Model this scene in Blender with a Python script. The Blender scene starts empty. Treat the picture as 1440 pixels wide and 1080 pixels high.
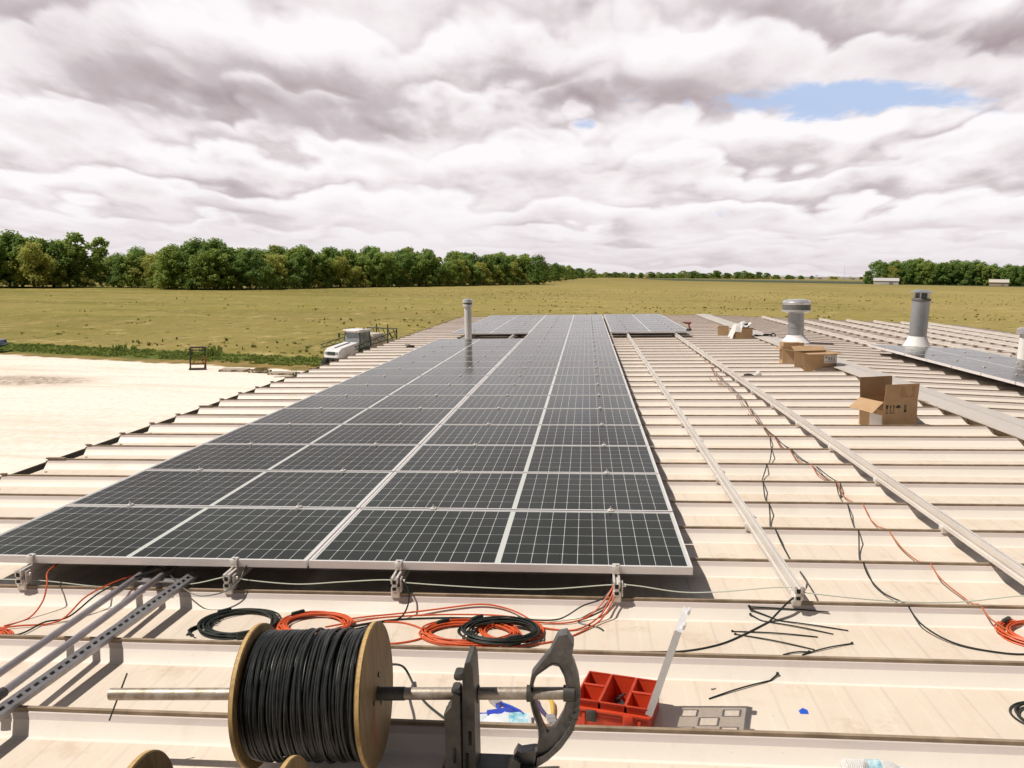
import bpy, math, random
from mathutils import Matrix, Vector, noise
rad = math.radians
sc = bpy.context.scene
COL = sc.collection
S = 0.025                                   # roof slope (rise per metre towards the ridge)
N1 = math.hypot(1, S)
UR = 5.87                                   # ridge, metres along the left slope
PAN = -0.22                                 # roof pan level below the panel glass
TL = Matrix(((1/N1, 0, -S/N1, 0), (0, 1, 0, 0), (S/N1, 0, 1/N1, 0), (0, 0, 0, 1)))
RID = TL @ Vector((UR, 0, PAN))
TR = Matrix(((1/N1, 0, S/N1, RID.x), (0, 1, 0, 0), (-S/N1, 0, 1/N1, RID.z), (0, 0, 0, 1)))
G = -5.6                                    # ground level
SEAM0, SEAMP = -0.075, 0.61
ORD = ('first second third fourth fifth sixth seventh eighth ninth tenth eleventh twelfth thirteenth fourteenth fifteenth '
       'sixteenth seventeenth eighteenth nineteenth twentieth').split()
def ordw(i):
    if i < 20: return ORD[i]
    t = {2: 'twenty', 3: 'thirty', 4: 'forty', 5: 'fifty', 6: 'sixty', 7: 'seventy'}
    tie = {2: 'twentieth', 3: 'thirtieth', 4: 'fortieth', 5: 'fiftieth', 6: 'sixtieth', 7: 'seventieth'}
    a, b = divmod(i+1, 10)
    return tie[a] if b == 0 else t[a] + '-' + ORD[b-1]
rnd = random.Random(7)

# ------------------------------------------------------------------ materials
def mat(name, col, rough=.6, metal=0, spec=.5, noise_amt=0, noise_scale=8, col2=None, bump=0, alpha=1, trans=0, ior=1.45, stretch=None, detail=6):
    m = bpy.data.materials.new(name); m.use_nodes = True
    nt = m.node_tree; b = nt.nodes['Principled BSDF']
    b.inputs['Base Color'].default_value = (*col, 1)
    b.inputs['Roughness'].default_value = rough
    b.inputs['Metallic'].default_value = metal
    b.inputs['Specular IOR Level'].default_value = spec
    b.inputs['IOR'].default_value = ior
    b.inputs['Alpha'].default_value = alpha
    b.inputs['Transmission Weight'].default_value = trans
    if col2 is not None or bump:
        tc = nt.nodes.new('ShaderNodeTexCoord'); n = nt.nodes.new('ShaderNodeTexNoise')
        n.inputs['Scale'].default_value = noise_scale; n.inputs['Detail'].default_value = detail
        n.inputs['Roughness'].default_value = .62
        src = tc.outputs['Object']
        if stretch:
            mp = nt.nodes.new('ShaderNodeMapping'); mp.inputs['Scale'].default_value = stretch
            nt.links.new(src, mp.inputs['Vector']); src = mp.outputs['Vector']
        nt.links.new(src, n.inputs['Vector'])
        if col2 is not None:
            r = nt.nodes.new('ShaderNodeValToRGB')
            r.color_ramp.elements[0].position = .35; r.color_ramp.elements[1].position = .65
            r.color_ramp.elements[0].color = (*col, 1); r.color_ramp.elements[1].color = (*col2, 1)
            nt.links.new(n.outputs['Fac'], r.inputs['Fac']); nt.links.new(r.outputs['Color'], b.inputs['Base Color'])
        if bump:
            bp = nt.nodes.new('ShaderNodeBump'); bp.inputs['Strength'].default_value = bump; bp.inputs['Distance'].default_value = .01
            nt.links.new(n.outputs['Fac'], bp.inputs['Height']); nt.links.new(bp.outputs['Normal'], b.inputs['Normal'])
    return m
class NT:
    """small helper to write node maths"""
    def __init__(self, nt): self.nt = nt
    def n(self, t, **k):
        x = self.nt.nodes.new(t)
        for a, v in k.items(): setattr(x, a, v)
        return x
    def put(self, sock, v):
        if isinstance(v, bpy.types.NodeSocket): self.nt.links.new(v, sock)
        elif isinstance(v, (tuple, list)): sock.default_value = v if len(v) == len(sock.default_value) else (*v, 1)
        else: sock.default_value = v
    def m(self, op, a, b=0.0, c=None, clamp=False):
        x = self.n('ShaderNodeMath', operation=op, use_clamp=clamp); self.put(x.inputs[0], a); self.put(x.inputs[1], b)
        if c is not None: self.put(x.inputs[2], c)
        return x.outputs[0]
    def smooth(self, v, a, b):
        x = self.n('ShaderNodeMapRange', interpolation_type='SMOOTHSTEP'); self.put(x.inputs['Value'], v)
        x.inputs['From Min'].default_value = a; x.inputs['From Max'].default_value = b
        return x.outputs['Result']
    def mix(self, f, a, b):
        x = self.n('ShaderNodeMix', data_type='RGBA'); self.put(x.inputs['Factor'], f); self.put(x.inputs[6], a); self.put(x.inputs[7], b)
        return x.outputs[2]
    def noise(self, vec, scale, detail=6, rough=.6, dist=0, lac=2.0, dims='3D'):
        x = self.n('ShaderNodeTexNoise', noise_dimensions=dims); self.put(x.inputs['Vector'], vec); x.inputs['Scale'].default_value = scale
        x.inputs['Detail'].default_value = detail; x.inputs['Roughness'].default_value = rough; x.inputs['Distortion'].default_value = dist
        x.inputs['Lacunarity'].default_value = lac
        return x.outputs['Fac']
    def mapping(self, vec, scale=(1, 1, 1), loc=(0, 0, 0), rot=(0, 0, 0)):
        x = self.n('ShaderNodeMapping'); self.put(x.inputs['Vector'], vec); x.inputs['Scale'].default_value = scale
        x.inputs['Location'].default_value = loc; x.inputs['Rotation'].default_value = rot
        return x.outputs[0]
def newmat(name):
    m = bpy.data.materials.new(name); m.use_nodes = True
    return m, NT(m.node_tree), m.node_tree.nodes['Principled BSDF']

def roof_mat(name, base, stain, dark, amt=1.0, rough=.42, cross=False):
    m, k, b = newmat(name)
    P = k.n('ShaderNodeTexCoord').outputs['Object']
    big = k.noise(k.mapping(P, (1, 1, 1)), 1.3, 5, .65)
    streak = k.noise(k.mapping(P, (3.2, .8, 1)), 1.6, 5, .65)
    fine = k.noise(k.mapping(P, (5, 3.5, 1)), 9, 5, .75)
    f = k.m('ADD', k.m('MULTIPLY', k.smooth(streak, .44, .72), .36*amt), k.m('MULTIPLY', k.smooth(big, .42, .75), .45*amt), clamp=True)
    c = k.mix(f, base, stain)
    c = k.mix(k.m('MULTIPLY', k.smooth(fine, .62, .78), .35*amt), c, dark)
    hgt = k.m('ADD', k.m('MULTIPLY', streak, .5), k.m('MULTIPLY', fine, .3))
    if cross:                               # shallow pressed ribs across the pan; dirt settles along them
        sx = k.n('ShaderNodeSeparateXYZ'); k.put(sx.inputs[0], P)
        wob_ = k.m('MULTIPLY', k.m('SUBTRACT', k.noise(k.mapping(P, (1, .3, 1)), 1.1, 2, .5), .5), .02)
        t = k.m('FRACT', k.m('DIVIDE', k.m('ADD', sx.outputs[0], wob_), .152))
        l1 = k.smooth(k.m('ABSOLUTE', k.m('SUBTRACT', t, .32)), .075, .0); l2 = k.smooth(k.m('ABSOLUTE', k.m('SUBTRACT', t, .62)), .05, .0)
        pat = k.smooth(k.noise(k.mapping(P, (2.2, 1.6, 1)), 1.9, 6, .7), .44, .62)
        c = k.mix(k.m('MULTIPLY', k.m('MAXIMUM', l1, k.m('MULTIPLY', l2, .6)), k.m('MULTIPLY', pat, .30)), c, (stain[0]*.84, stain[1]*.78, stain[2]*.70))
        hgt = k.m('ADD', hgt, k.m('MULTIPLY', k.smooth(k.m('ABSOLUTE', k.m('SUBTRACT', t, .47)), .22, .10), .55))
    blot = k.noise(P, 4.0, 8, .72, .15)
    c = k.mix(k.m('MULTIPLY', k.smooth(blot, .55, .68), .45*amt), c, (stain[0]*.82, stain[1]*.78, stain[2]*.74))
    c = k.mix(k.m('MULTIPLY', k.smooth(blot, .40, .30), .35*amt), c, (min(.85, base[0]*1.12), min(.82, base[1]*1.14), min(.8, base[2]*1.18)))
    spots = k.noise(P, 34, 2, .5)
    c = k.mix(k.m('MULTIPLY', k.smooth(spots, .74, .80), .5*amt), c, dark)
    k.put(b.inputs['Base Color'], c)
    b.inputs['Roughness'].default_value = rough; b.inputs['Specular IOR Level'].default_value = .3
    bp = k.n('ShaderNodeBump'); bp.inputs['Strength'].default_value = .3; bp.inputs['Distance'].default_value = .01
    k.put(bp.inputs['Height'], hgt); k.put(b.inputs['Normal'], bp.outputs[0])
    k.put(b.inputs['Roughness'], k.m('ADD', rough-.08, k.m('MULTIPLY', blot, .3)))
    return m
M_PAN = roof_mat('roof_pan_paint', (.685, .60, .51), (.62, .51, .395), (.42, .34, .265), cross=True)
M_RIBF = roof_mat('roof_rib_grey', (.58, .51, .485), (.53, .455, .42), (.34, .28, .25), .6)
M_STRIP = roof_mat('roof_rib_clean', (.76, .705, .635), (.71, .645, .56), (.46, .37, .28), .5)
M_SEAM = mat('seam_fold_dirt_shade', (.20, .145, .095), .7, noise_scale=6, col2=(.34, .26, .18), stretch=(1.5, 1, 1))  # brown holds both dirt and the shade painted on the fold's lip
M_CAP = roof_mat('ridge_cap_metal', (.50, .46, .425), (.47, .41, .355), (.33, .28, .24), .8)
M_CLOS = mat('closure_dark', (.10, .075, .05), .8, col2=(.24, .17, .10), noise_scale=5)
M_WALL = mat('wall_siding', (.55, .50, .42), .5)
M_GUT = mat('gutter_dirt_shade', (.16, .14, .11), .6, col2=(.09, .08, .06), noise_scale=4)  # dark colour stands for dirt plus the shade inside the gutter
M_ALU = mat('aluminium_frame', (.80, .76, .755), .38, .25, col2=(.72, .69, .69), noise_scale=3)
M_ALUR = mat('aluminium_rail', (.74, .70, .66), .42, .35, col2=(.66, .62, .58), noise_scale=5, stretch=(1, .3, 1))
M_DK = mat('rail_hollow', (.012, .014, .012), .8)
M_STEEL = mat('galvanised_steel', (.50, .49, .50), .45, .6, col2=(.36, .35, .36), noise_scale=14)
M_PIPE = mat('conduit_steel', (.42, .385, .40), .42, .55, col2=(.30, .27, .27), noise_scale=9, stretch=(2, .6, 2))
M_BARM = mat('bar_rusty_galvanised', (.46, .41, .36), .5, .5, col2=(.27, .215, .16), noise_scale=26, bump=.2)
M_BARD = mat('bar_dark_sleeve', (.06, .065, .065), .5, .3, col2=(.11, .11, .10), noise_scale=18)
M_CAST = mat('cast_iron_grey', (.085, .085, .083), .40, .4, col2=(.17, .165, .16), noise_scale=20, bump=.25)
M_CASTD = mat('cast_iron_dark', (.04, .04, .036), .5, .2, col2=(.085, .08, .07), noise_scale=16)
M_BLACK = mat('black_cable', (.012, .018, .015), .42, col2=(.022, .028, .024), noise_scale=12)
M_BLACK2 = mat('reel_cable_black', (.014, .017, .016), .38, col2=(.035, .036, .036), noise_scale=30)
M_ORANGE = mat('orange_cable', (.62, .11, .03), .45, col2=(.52, .075, .02), noise_scale=7)
M_ORANGED = mat('orange_cable_dusty', (.48, .155, .065), .5, col2=(.38, .11, .045), noise_scale=7)
M_WHITE = mat('ground_wire', (.55, .60, .50), .5)
M_GREY = mat('grey_plastic', (.25, .25, .24), .5)
M_RED = mat('red_plastic', (.60, .065, .022), .38, col2=(.53, .05, .018), noise_scale=6)
M_BLUE = mat('blue_plastic', (.02, .05, .42), .4)
M_BTAPE = mat('blue_tape', (.02, .10, .55), .5)
M_YEL = mat('yellow_plastic', (.55, .38, .06), .45)
M_PURP = mat('purple_grip', (.05, .04, .12), .5)
M_WPLAST = mat('white_film', (.72, .74, .76), .3, col2=(.55, .60, .64), noise_scale=22)
M_CYAN = mat('cyan_print', (.10, .42, .55), .4, col2=(.60, .72, .76), noise_scale=40)
M_LABELW = mat('paper_white', (.80, .79, .78), .6, col2=(.72, .71, .70), noise_scale=8)
M_INK = mat('ink_black', (.03, .025, .02), .6)
M_CARD = mat('cardboard', (.50, .345, .20), .8, col2=(.43, .285, .155), noise_scale=5)
M_CARDI = mat('cardboard_inner', (.46, .305, .175), .85, col2=(.38, .245, .135), noise_scale=5)
M_TAPE = mat('packing_tape', (.33, .205, .10), .25)
M_CLOTHW = mat('white_cloth', (.74, .72, .70), .8, col2=(.60, .59, .58), noise_scale=9)
M_CLOTHB = mat('black_cloth', (.018, .02, .018), .8)
M_VENT = mat('vent_zinc', (.33, .34, .36), .42, .55, col2=(.42, .43, .45), noise_scale=4, stretch=(1, 1, .4))
M_VENTB = mat('vent_cap_bright', (.58, .58, .60), .3, .6, col2=(.66, .66, .68), noise_scale=6)
M_VENTW = mat('flashing_white', (.80, .79, .78), .5)
M_VENTD = mat('vent_mesh_dark', (.10, .10, .10), .6, .3, col2=(.24, .24, .23), noise_scale=60)
M_CHUCK = mat('drill_black', (.02, .02, .02), .5)
M_DRED = mat('drill_red', (.22, .05, .03), .5)
M_METDK = mat('screws', (.09, .09, .10), .4, .6, col2=(.02, .02, .03), noise_scale=60)

# wood of the reels, with rings of grain
def wood_mat(name, a, c, scale=30):
    m, k, b = newmat(name)
    P = k.n('ShaderNodeTexCoord').outputs['Object']
    g = k.noise(k.mapping(P, (1, 2.6, .25)), scale, 5, .6, .6)
    big = k.noise(P, 5, 3, .5)
    cc = k.mix(k.smooth(g, .35, .68), a, c)
    cc = k.mix(k.m('MULTIPLY', k.smooth(big, .5, .75), .5), cc, (a[0]*.5, a[1]*.5, a[2]*.5))
    k.put(b.inputs['Base Color'], cc); b.inputs['Roughness'].default_value = .65
    return m
M_WOOD = wood_mat('reel_plywood_shaded', (.235, .155, .06), (.15, .095, .038))  # flange faces coloured darker than the edge, painting in their shade
M_WOODE = wood_mat('reel_plywood_edge', (.56, .37, .14), (.40, .25, .09), 50)
M_STAMP = mat('orange_stencil', (.30, .095, .035), .7, col2=(.22, .11, .05), noise_scale=24)

# solar cells: grid from the panel's own coordinates
def cell_mat():
    m, k, b = newmat('solar_cells')
    P = k.n('ShaderNodeTexCoord').outputs['Object']
    sx = k.n('ShaderNodeSeparateXYZ'); k.put(sx.inputs[0], P)
    x, y = sx.outputs[0], sx.outputs[1]
    # each half of the panel holds twelve columns of half cells, six rows
    xh = k.m('SUBTRACT', 1.0, k.m('ABSOLUTE', k.m('SUBTRACT', x, 1.0)))
    a = k.m('DIVIDE', k.m('SUBTRACT', xh, .022), .0804)
    c = k.m('DIVIDE', k.m('SUBTRACT', y, .021), .158)
    def line(v, half):
        fr = k.m('FRACT', v); d = k.m('MINIMUM', fr, k.m('SUBTRACT', 1.0, fr))
        return k.m('LESS_THAN', d, half)
    lx = line(a, .0013/.0804); ly = line(c, .0013/.158)
    out = k.m('MAXIMUM', k.m('MAXIMUM', k.m('LESS_THAN', a, .03), k.m('GREATER_THAN', a, 11.97)),
              k.m('MAXIMUM', k.m('LESS_THAN', c, .02), k.m('GREATER_THAN', c, 5.98)))
    # clipped cell corners
    fx = k.m('FRACT', a); fy = k.m('FRACT', c)
    dx = k.m('MULTIPLY', k.m('MINIMUM', fx, k.m('SUBTRACT', 1.0, fx)), .0804)
    dy = k.m('MULTIPLY', k.m('MINIMUM', fy, k.m('SUBTRACT', 1.0, fy)), .158)
    corner = k.m('LESS_THAN', k.m('ADD', dx, dy), .0065)
    w = k.m('MAXIMUM', k.m('MAXIMUM', lx, ly), k.m('MAXIMUM', out, corner))
    bus = line(k.m('MULTIPLY', c, 9.0), .05)
    oi = k.n('ShaderNodeObjectInfo').outputs['Random']
    cn = k.noise(P, 2.2, 4, .6)
    cell = k.mix(k.m('MULTIPLY', oi, .8), (.0050, .0105, .0075), (.0090, .0125, .0105))
    cell = k.mix(k.m('MULTIPLY', k.smooth(cn, .35, .7), .6), cell, (.014, .0135, .013))
    cell = k.mix(k.m('MULTIPLY', bus, .10), cell, (.25, .26, .25))
    k.put(b.inputs['Base Color'], k.mix(w, cell, (.50, .52, .50)))
    b.inputs['Roughness'].default_value = .22
    b.inputs['IOR'].default_value = 1.115
    b.inputs['Specular IOR Level'].default_value = .5; b.inputs['Specular Tint'].default_value = (1.0, .90, .92, 1)
    dust = k.noise(P, 30, 3, .7)
    k.put(b.inputs['Roughness'], k.m('ADD', .07, k.m('MULTIPLY', dust, .09)))
    return m
M_CELL = cell_mat()

# cheap clear plastic: mostly see-through, keeps a real shadow
def clear_mat(name, tint=(.9, .92, .93), opac=.35, rough=.25):
    m = bpy.data.materials.new(name); m.use_nodes = True; nt = m.node_tree; nt.nodes.clear(); k = NT(nt)
    o = k.n('ShaderNodeOutputMaterial'); mx = k.n('ShaderNodeMixShader'); tr = k.n('ShaderNodeBsdfTransparent'); pr = k.n('ShaderNodeBsdfPrincipled')
    tr.inputs[0].default_value = (*tint, 1); pr.inputs['Base Color'].default_value = (.85, .84, .85, 1); pr.inputs['Roughness'].default_value = rough
    fr = k.n('ShaderNodeLayerWeight'); fr.inputs[0].default_value = .45
    P = k.n('ShaderNodeTexCoord').outputs['Object']; nz = k.noise(P, 60, 2, .5)
    k.put(mx.inputs[0], k.m('ADD', k.m('MULTIPLY', fr.outputs['Facing'], .5), k.m('ADD', opac-.1, k.m('MULTIPLY', nz, .2)), clamp=True))
    nt.links.new(tr.outputs[0], mx.inputs[1]); nt.links.new(pr.outputs[0], mx.inputs[2]); nt.links.new(mx.outputs[0], o.inputs[0])
    return m
M_CLEAR = clear_mat('clear_lid_plastic', (.72, .69, .66), .26)
M_CLEARE = clear_mat('clear_lid_edges', (.5, .48, .46), .55)
M_CLEARP = clear_mat('clear_lid_pockets', (.96, .95, .94), .10)
M_BOTTLE = clear_mat('bottle_plastic', (.93, .95, .96), .30, .12)
M_BAG = clear_mat('clear_bag', (.9, .9, .9), .4)
M_GLASSC = mat('cab_glass', (.34, .37, .40), .08, 0, .6, col2=(.16, .18, .19), noise_scale=5, stretch=(1, 3, .6))

# ------------------------------------------------------------------ mesh builder
class MB:
    def __init__(self): self.v, self.f, self.mi = [], [], []
    def add(self, vs, fs, mi=0, M=None):
        o = len(self.v)
        self.v += [tuple(M @ Vector(p)) if M is not None else tuple(p) for p in vs]
        self.f += [[i+o for i in f] for f in fs]; self.mi += [mi]*len(fs)
    def box(self, c, s, rz=0, mi=0, M=None, bev=0):
        x, y, z = s[0]/2, s[1]/2, s[2]/2
        T = Matrix.Translation(c) @ Matrix.Rotation(rz, 4, 'Z')
        if M is not None: T = M @ T
        if bev <= 0:
            vs = [(-x,-y,-z),(x,-y,-z),(x,y,-z),(-x,y,-z),(-x,-y,z),(x,-y,z),(x,y,z),(-x,y,z)]
            fs = [[3,2,1,0],[4,5,6,7],[0,1,5,4],[1,2,6,5],[2,3,7,6],[3,0,4,7]]
            self.add(vs, fs, mi, T)
        else:
            b = min(bev, x*.9, y*.9, z*.9)
            pts = lambda i: [(-x+b+i,-y+i),(x-b-i,-y+i),(x-i,-y+b+i),(x-i,y-b-i),(x-b-i,y-i),(-x+b+i,y-i),(-x+i,y-b-i),(-x+i,-y+b+i)]
            lv = [[(a, c2, -z) for a, c2 in pts(b*.6)], [(a, c2, -z+b) for a, c2 in pts(0)], [(a, c2, z-b) for a, c2 in pts(0)], [(a, c2, z) for a, c2 in pts(b*.6)]]
            vs = [p for l in lv for p in l]; fs = []
            for l in range(3):
                for i in range(8): fs.append([l*8+i, l*8+(i+1)%8, l*8+8+(i+1)%8, l*8+8+i])
            fs.append(list(range(7,-1,-1))); fs.append(list(range(24,32)))
            self.add(vs, fs, mi, T)
        return self
    def tube(self, pts, r, n=8, mi=0, closed=False, cap=True, radii=None):
        pts = [Vector(p) for p in pts]; L = len(pts); o = len(self.v)
        up = None; rings = []
        for i, p in enumerate(pts):
            a = pts[(i-1) % L] if (i > 0 or closed) else p; b = pts[(i+1) % L] if (i < L-1 or closed) else p
            t = (b-a).normalized() if (b-a).length > 1e-9 else Vector((0, 0, 1))
            if up is None:
                up = Vector((0, 0, 1)) if abs(t.z) < .9 else Vector((1, 0, 0))
            s = t.cross(up)
            if s.length < 1e-6: s = t.cross(Vector((0.3, 1, .2)))
            s.normalize(); up2 = s.cross(t).normalized(); up = up2
            rr = radii[i] if radii else r
            rings.append([p + (s*math.cos(2*math.pi*j/n) + up2*math.sin(2*math.pi*j/n))*rr for j in range(n)])
        self.v += [tuple(q) for rg in rings for q in rg]
        for i in range(L if closed else L-1):
            k = (i+1) % L
            for j in range(n):
                self.f.append([o+i*n+j, o+i*n+(j+1)%n, o+k*n+(j+1)%n, o+k*n+j]); self.mi.append(mi)
        if cap and not closed:
            self.f.append([o+j for j in range(n-1,-1,-1)]); self.mi.append(mi)
            self.f.append([o+(L-1)*n+j for j in range(n)]); self.mi.append(mi)
        return self
    def cyl(self, a, b, r0, r1=None, n=16, mi=0):
        return self.tube([a, b], r0, n, mi, radii=[r0, r0 if r1 is None else r1])
    def lathe(self, prof, c=(0, 0, 0), n=24, mi=0, M=None):
        vs, fs = [], []
        for r, z in prof:
            for j in range(n):
                a = 2*math.pi*j/n; vs.append((c[0]+r*math.cos(a), c[1]+r*math.sin(a), c[2]+z))
        for i in range(len(prof)-1):
            for j in range(n): fs.append([i*n+j, i*n+(j+1)%n, (i+1)*n+(j+1)%n, (i+1)*n+j])
        if prof[0][0] > 1e-6: fs.append(list(range(n-1,-1,-1)))
        if prof[-1][0] > 1e-6: fs.append([(len(prof)-1)*n+j for j in range(n)])
        self.add(vs, fs, mi, M); return self
    def prism(self, poly, v0, v1, mi=0, M=None):
        """polygon in (x, z), pushed from y=v0 to y=v1"""
        n = len(poly)
        vs = [(x, v0, z) for x, z in poly] + [(x, v1, z) for x, z in poly]
        fs = [list(range(n)), list(range(2*n-1, n-1, -1))] + [[i, i+n, (i+1)%n+n, (i+1)%n] for i in range(n)]
        self.add(vs, fs, mi, M); return self
    def quad(self, a, b, c, d, mi=0, M=None): self.add([a, b, c, d], [[0, 1, 2, 3]], mi, M); return self
    def build(self, name, mats, parent=None, T=None, origin=None, smooth=True, angle=38):
        me = bpy.data.meshes.new(name)
        vs = self.v
        if origin is not None:
            o = Vector(origin); vs = [(p[0]-o.x, p[1]-o.y, p[2]-o.z) for p in vs]
        me.from_pydata(vs, [], self.f)
        mats = mats if isinstance(mats, (list, tuple)) else [mats]
        for m in mats: me.materials.append(m)
        me.polygons.foreach_set('material_index', self.mi)
        if smooth:
            me.polygons.foreach_set('use_smooth', [True]*len(self.f)); me.set_sharp_from_angle(angle=rad(angle))
        me.update()
        ob = bpy.data.objects.new(name, me); COL.objects.link(ob)
        if parent is not None: ob.parent = parent
        if T is not None or origin is not None:
            MM = (T if T is not None else Matrix.Identity(4)) @ (Matrix.Translation(origin) if origin is not None else Matrix.Identity(4))
            if parent is None: ob.matrix_world = MM
            else: ob.matrix_local = MM
        return ob
def tag(o, label=None, cat=None, group=None, kind=None):
    if label: o['label'] = label
    if cat: o['category'] = cat
    if group: o['group'] = group
    if kind: o['kind'] = kind
    return o
def root(name, label, cat, M, group=None):
    o = bpy.data.objects.new(name, None); COL.objects.link(o); o.empty_display_size = .1
    o.matrix_world = M; return tag(o, label, cat, group)
def at(u, v, h, rz=0, T=TL): return T @ Matrix.Translation((u, v, h)) @ Matrix.Rotation(rz, 4, 'Z')
def gat(x, y, rz=0, z=G): return Matrix.Translation((x, y, z)) @ Matrix.Rotation(rz, 4, 'Z')
KIDS = {}
def dup(o, M, label=None, group=None):
    def cp(a, par):
        b = a.copy(); COL.objects.link(b)
        if par is not None: b.parent = par
        for ch in a.children: cp(ch, b)
        return b
    r = cp(o, None); r.matrix_world = M
    if label: r['label'] = label
    if group: r['group'] = group
    return r

# roof height along v (ribs)
def rprof(v):
    s = (v - SEAM0) % SEAMP
    if s > SEAMP/2: s -= SEAMP
    if s >= 0: return PAN + .07*max(0, min(1, (.062-s)/.05))
    return PAN + .07*max(0, min(1, (.072+s)/.058))
def spline(pts, n=8):
    """Catmull-Rom through points of any dimension"""
    P = [Vector(p) for p in pts]; out = []
    for i in range(len(P)-1):
        a, b, c, d = P[max(i-1, 0)], P[i], P[i+1], P[min(i+2, len(P)-1)]
        for j in range(n):
            t = j/n
            out.append(.5*((2*b) + (c-a)*t + (2*a-5*b+4*c-d)*t*t + (3*b-a-3*c+d)*t*t*t))
    out.append(P[-1]); return out
def draped(pts, r, lift=0, n=14):
    """(u, v) path laid over pans and ribs, bridging a little like a stiff cable"""
    q = spline([(a, b, 0) for a, b in pts], n)
    # resample evenly
    res = [q[0]]; acc = 0
    for a, b in zip(q, q[1:]):
        acc += (b-a).length
        if acc > .022: res.append(b); acc = 0
    hs = [rprof(p.y) + r + lift for p in res]
    for _ in range(46):
        sm = [hs[0]] + [(hs[i-1]+hs[i]+hs[i+1])/3 for i in range(1, len(hs)-1)] + [hs[-1]]
        hs = [max(a, rprof(p.y)+r+lift) for a, p in zip(sm, res)]
    return [Vector((p.x, p.y, h)) for p, h in zip(res, hs)]

# ------------------------------------------------------------------ the building with its ribbed roof
V0, V1 = -6.4, 28.3
EAVE = -3.47
bld = root('metal_building', 'long low metal building whose beige ribbed roof carries the solar panels', 'building', Matrix.Identity(4))
def roof_slope(T, x0, x1, hpan, name):
    mb = MB()
    prof = []                                # (v, h, material of the strip that follows)
    kmin = math.ceil((V0 - SEAM0 + .1)/SEAMP); kmax = math.floor((V1 - SEAM0 - .1)/SEAMP)
    prof.append((V0, 0, 0))
    for k in range(kmin, kmax+1):
        s = SEAM0 + k*SEAMP
        prof += [(s-.086, 0.0, 2), (s-.070, .002, 2), (s-.026, .044, 1), (s-.014, .066, 1), (s-.0085, .068, 3), (s-.0085, .082, 3), (s+.0085, .082, 3),
                 (s+.0085, .068, 1), (s+.014, .066, 1), (s+.050, .004, 2), (s+.063, 0.0, 0)]
    prof.append((V1, 0, 0))
    # slight unevenness along the sheet
    nx = 26
    xs = [x0 + (x1-x0)*i/nx for i in range(nx+1)]
    vs, fs, mi = [], [], []
    for i, x in enumerate(xs):
        for v, h, m in prof:
            w = .0035*noise.noise((x*.9, v*1.7, 3.1)) if h > .06 else .002*noise.noise((x*.7, v*.8, 9.))
            vs.append((x, v + (.004*noise.noise((x*.6, v*2.3, 7.7)) if h > .06 else 0), hpan + h + w))
    n = len(prof)
    for i in range(nx):
        for j in range(n-1):
            fs.append([i*n+j, (i+1)*n+j, (i+1)*n+j+1, i*n+j+1]); mi.append(prof[j][2])
    mb.v += vs; mb.f += fs; mb.mi += mi
    if x0 == EAVE:
        for k in range(kmin, kmax+1):
            s = SEAM0 + k*SEAMP; ln = .05 + .13*((k*7) % 5 == 0)
            mb.box((x0-.012+ln/2, s, hpan+.086), (ln, .03, .012), mi=3)           # folded seam ends
            mb.prism([(x0-.03, hpan-.02), (x0-.002, hpan-.02), (x0-.002, hpan+.07), (x0-.012, hpan+.06)], s-.02, s-.008, mi=3)
            mb.lathe([(.012, 0), (.012, .006)], (x0+.10, s-.19, hpan), 8, mi=3); mb.lathe([(.012, 0), (.012, .006)], (x0+.10, s+.2, hpan), 8, mi=3)
    return mb.build(name, [M_PAN, M_RIBF, M_STRIP, M_SEAM], bld, T, smooth=True, angle=20)
roof_slope(TL, EAVE, UR-.02, PAN, 'roof_sheet')
roof_slope(TR, .02, 9.34, 0, 'roof_sheet')
# ridge cap in overlapping lengths, low dark closures below its edges
mb = MB()
v = V0; j = 0
while v < V1:
    e = min(v+3.05, V1+.02); z = .0025*(j % 2)
    for (T, x0, x1, hp) in ((TL, 5.60, UR, PAN), (TR, .27, 0, 0)):
        top = [(x0, -.004), (x0, .088+z), ((x0*.62+x1*.38), .092+z), (x1, .097+z)]
        for a, b in zip(top, top[1:]):
            q = [(a[0], v-.06, hp+a[1]), (b[0], v-.06, hp+b[1]), (b[0], e, hp+b[1]), (a[0], e, hp+a[1])]
            if a[1] < 0: q = [(a[0], v-.06, hp+.076+z), (a[0], e, hp+.076+z), (b[0], e, hp+b[1]), (b[0], v-.06, hp+b[1])]
            mb.quad(*q, M=T)
    v = e; j += 1
mb.build('ridge_cap', M_CAP, bld, smooth=False)
mb = MB()
for (T, x, hp) in ((TL, 5.665, PAN), (TR, .205, 0)):
    mb.quad((x, V0, hp-.01), (x, V1, hp-.01), (x, V1, hp+.085), (x, V0, hp+.085), M=T)
mb.build('ridge_closure', M_CLOS, bld, smooth=False)
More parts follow.
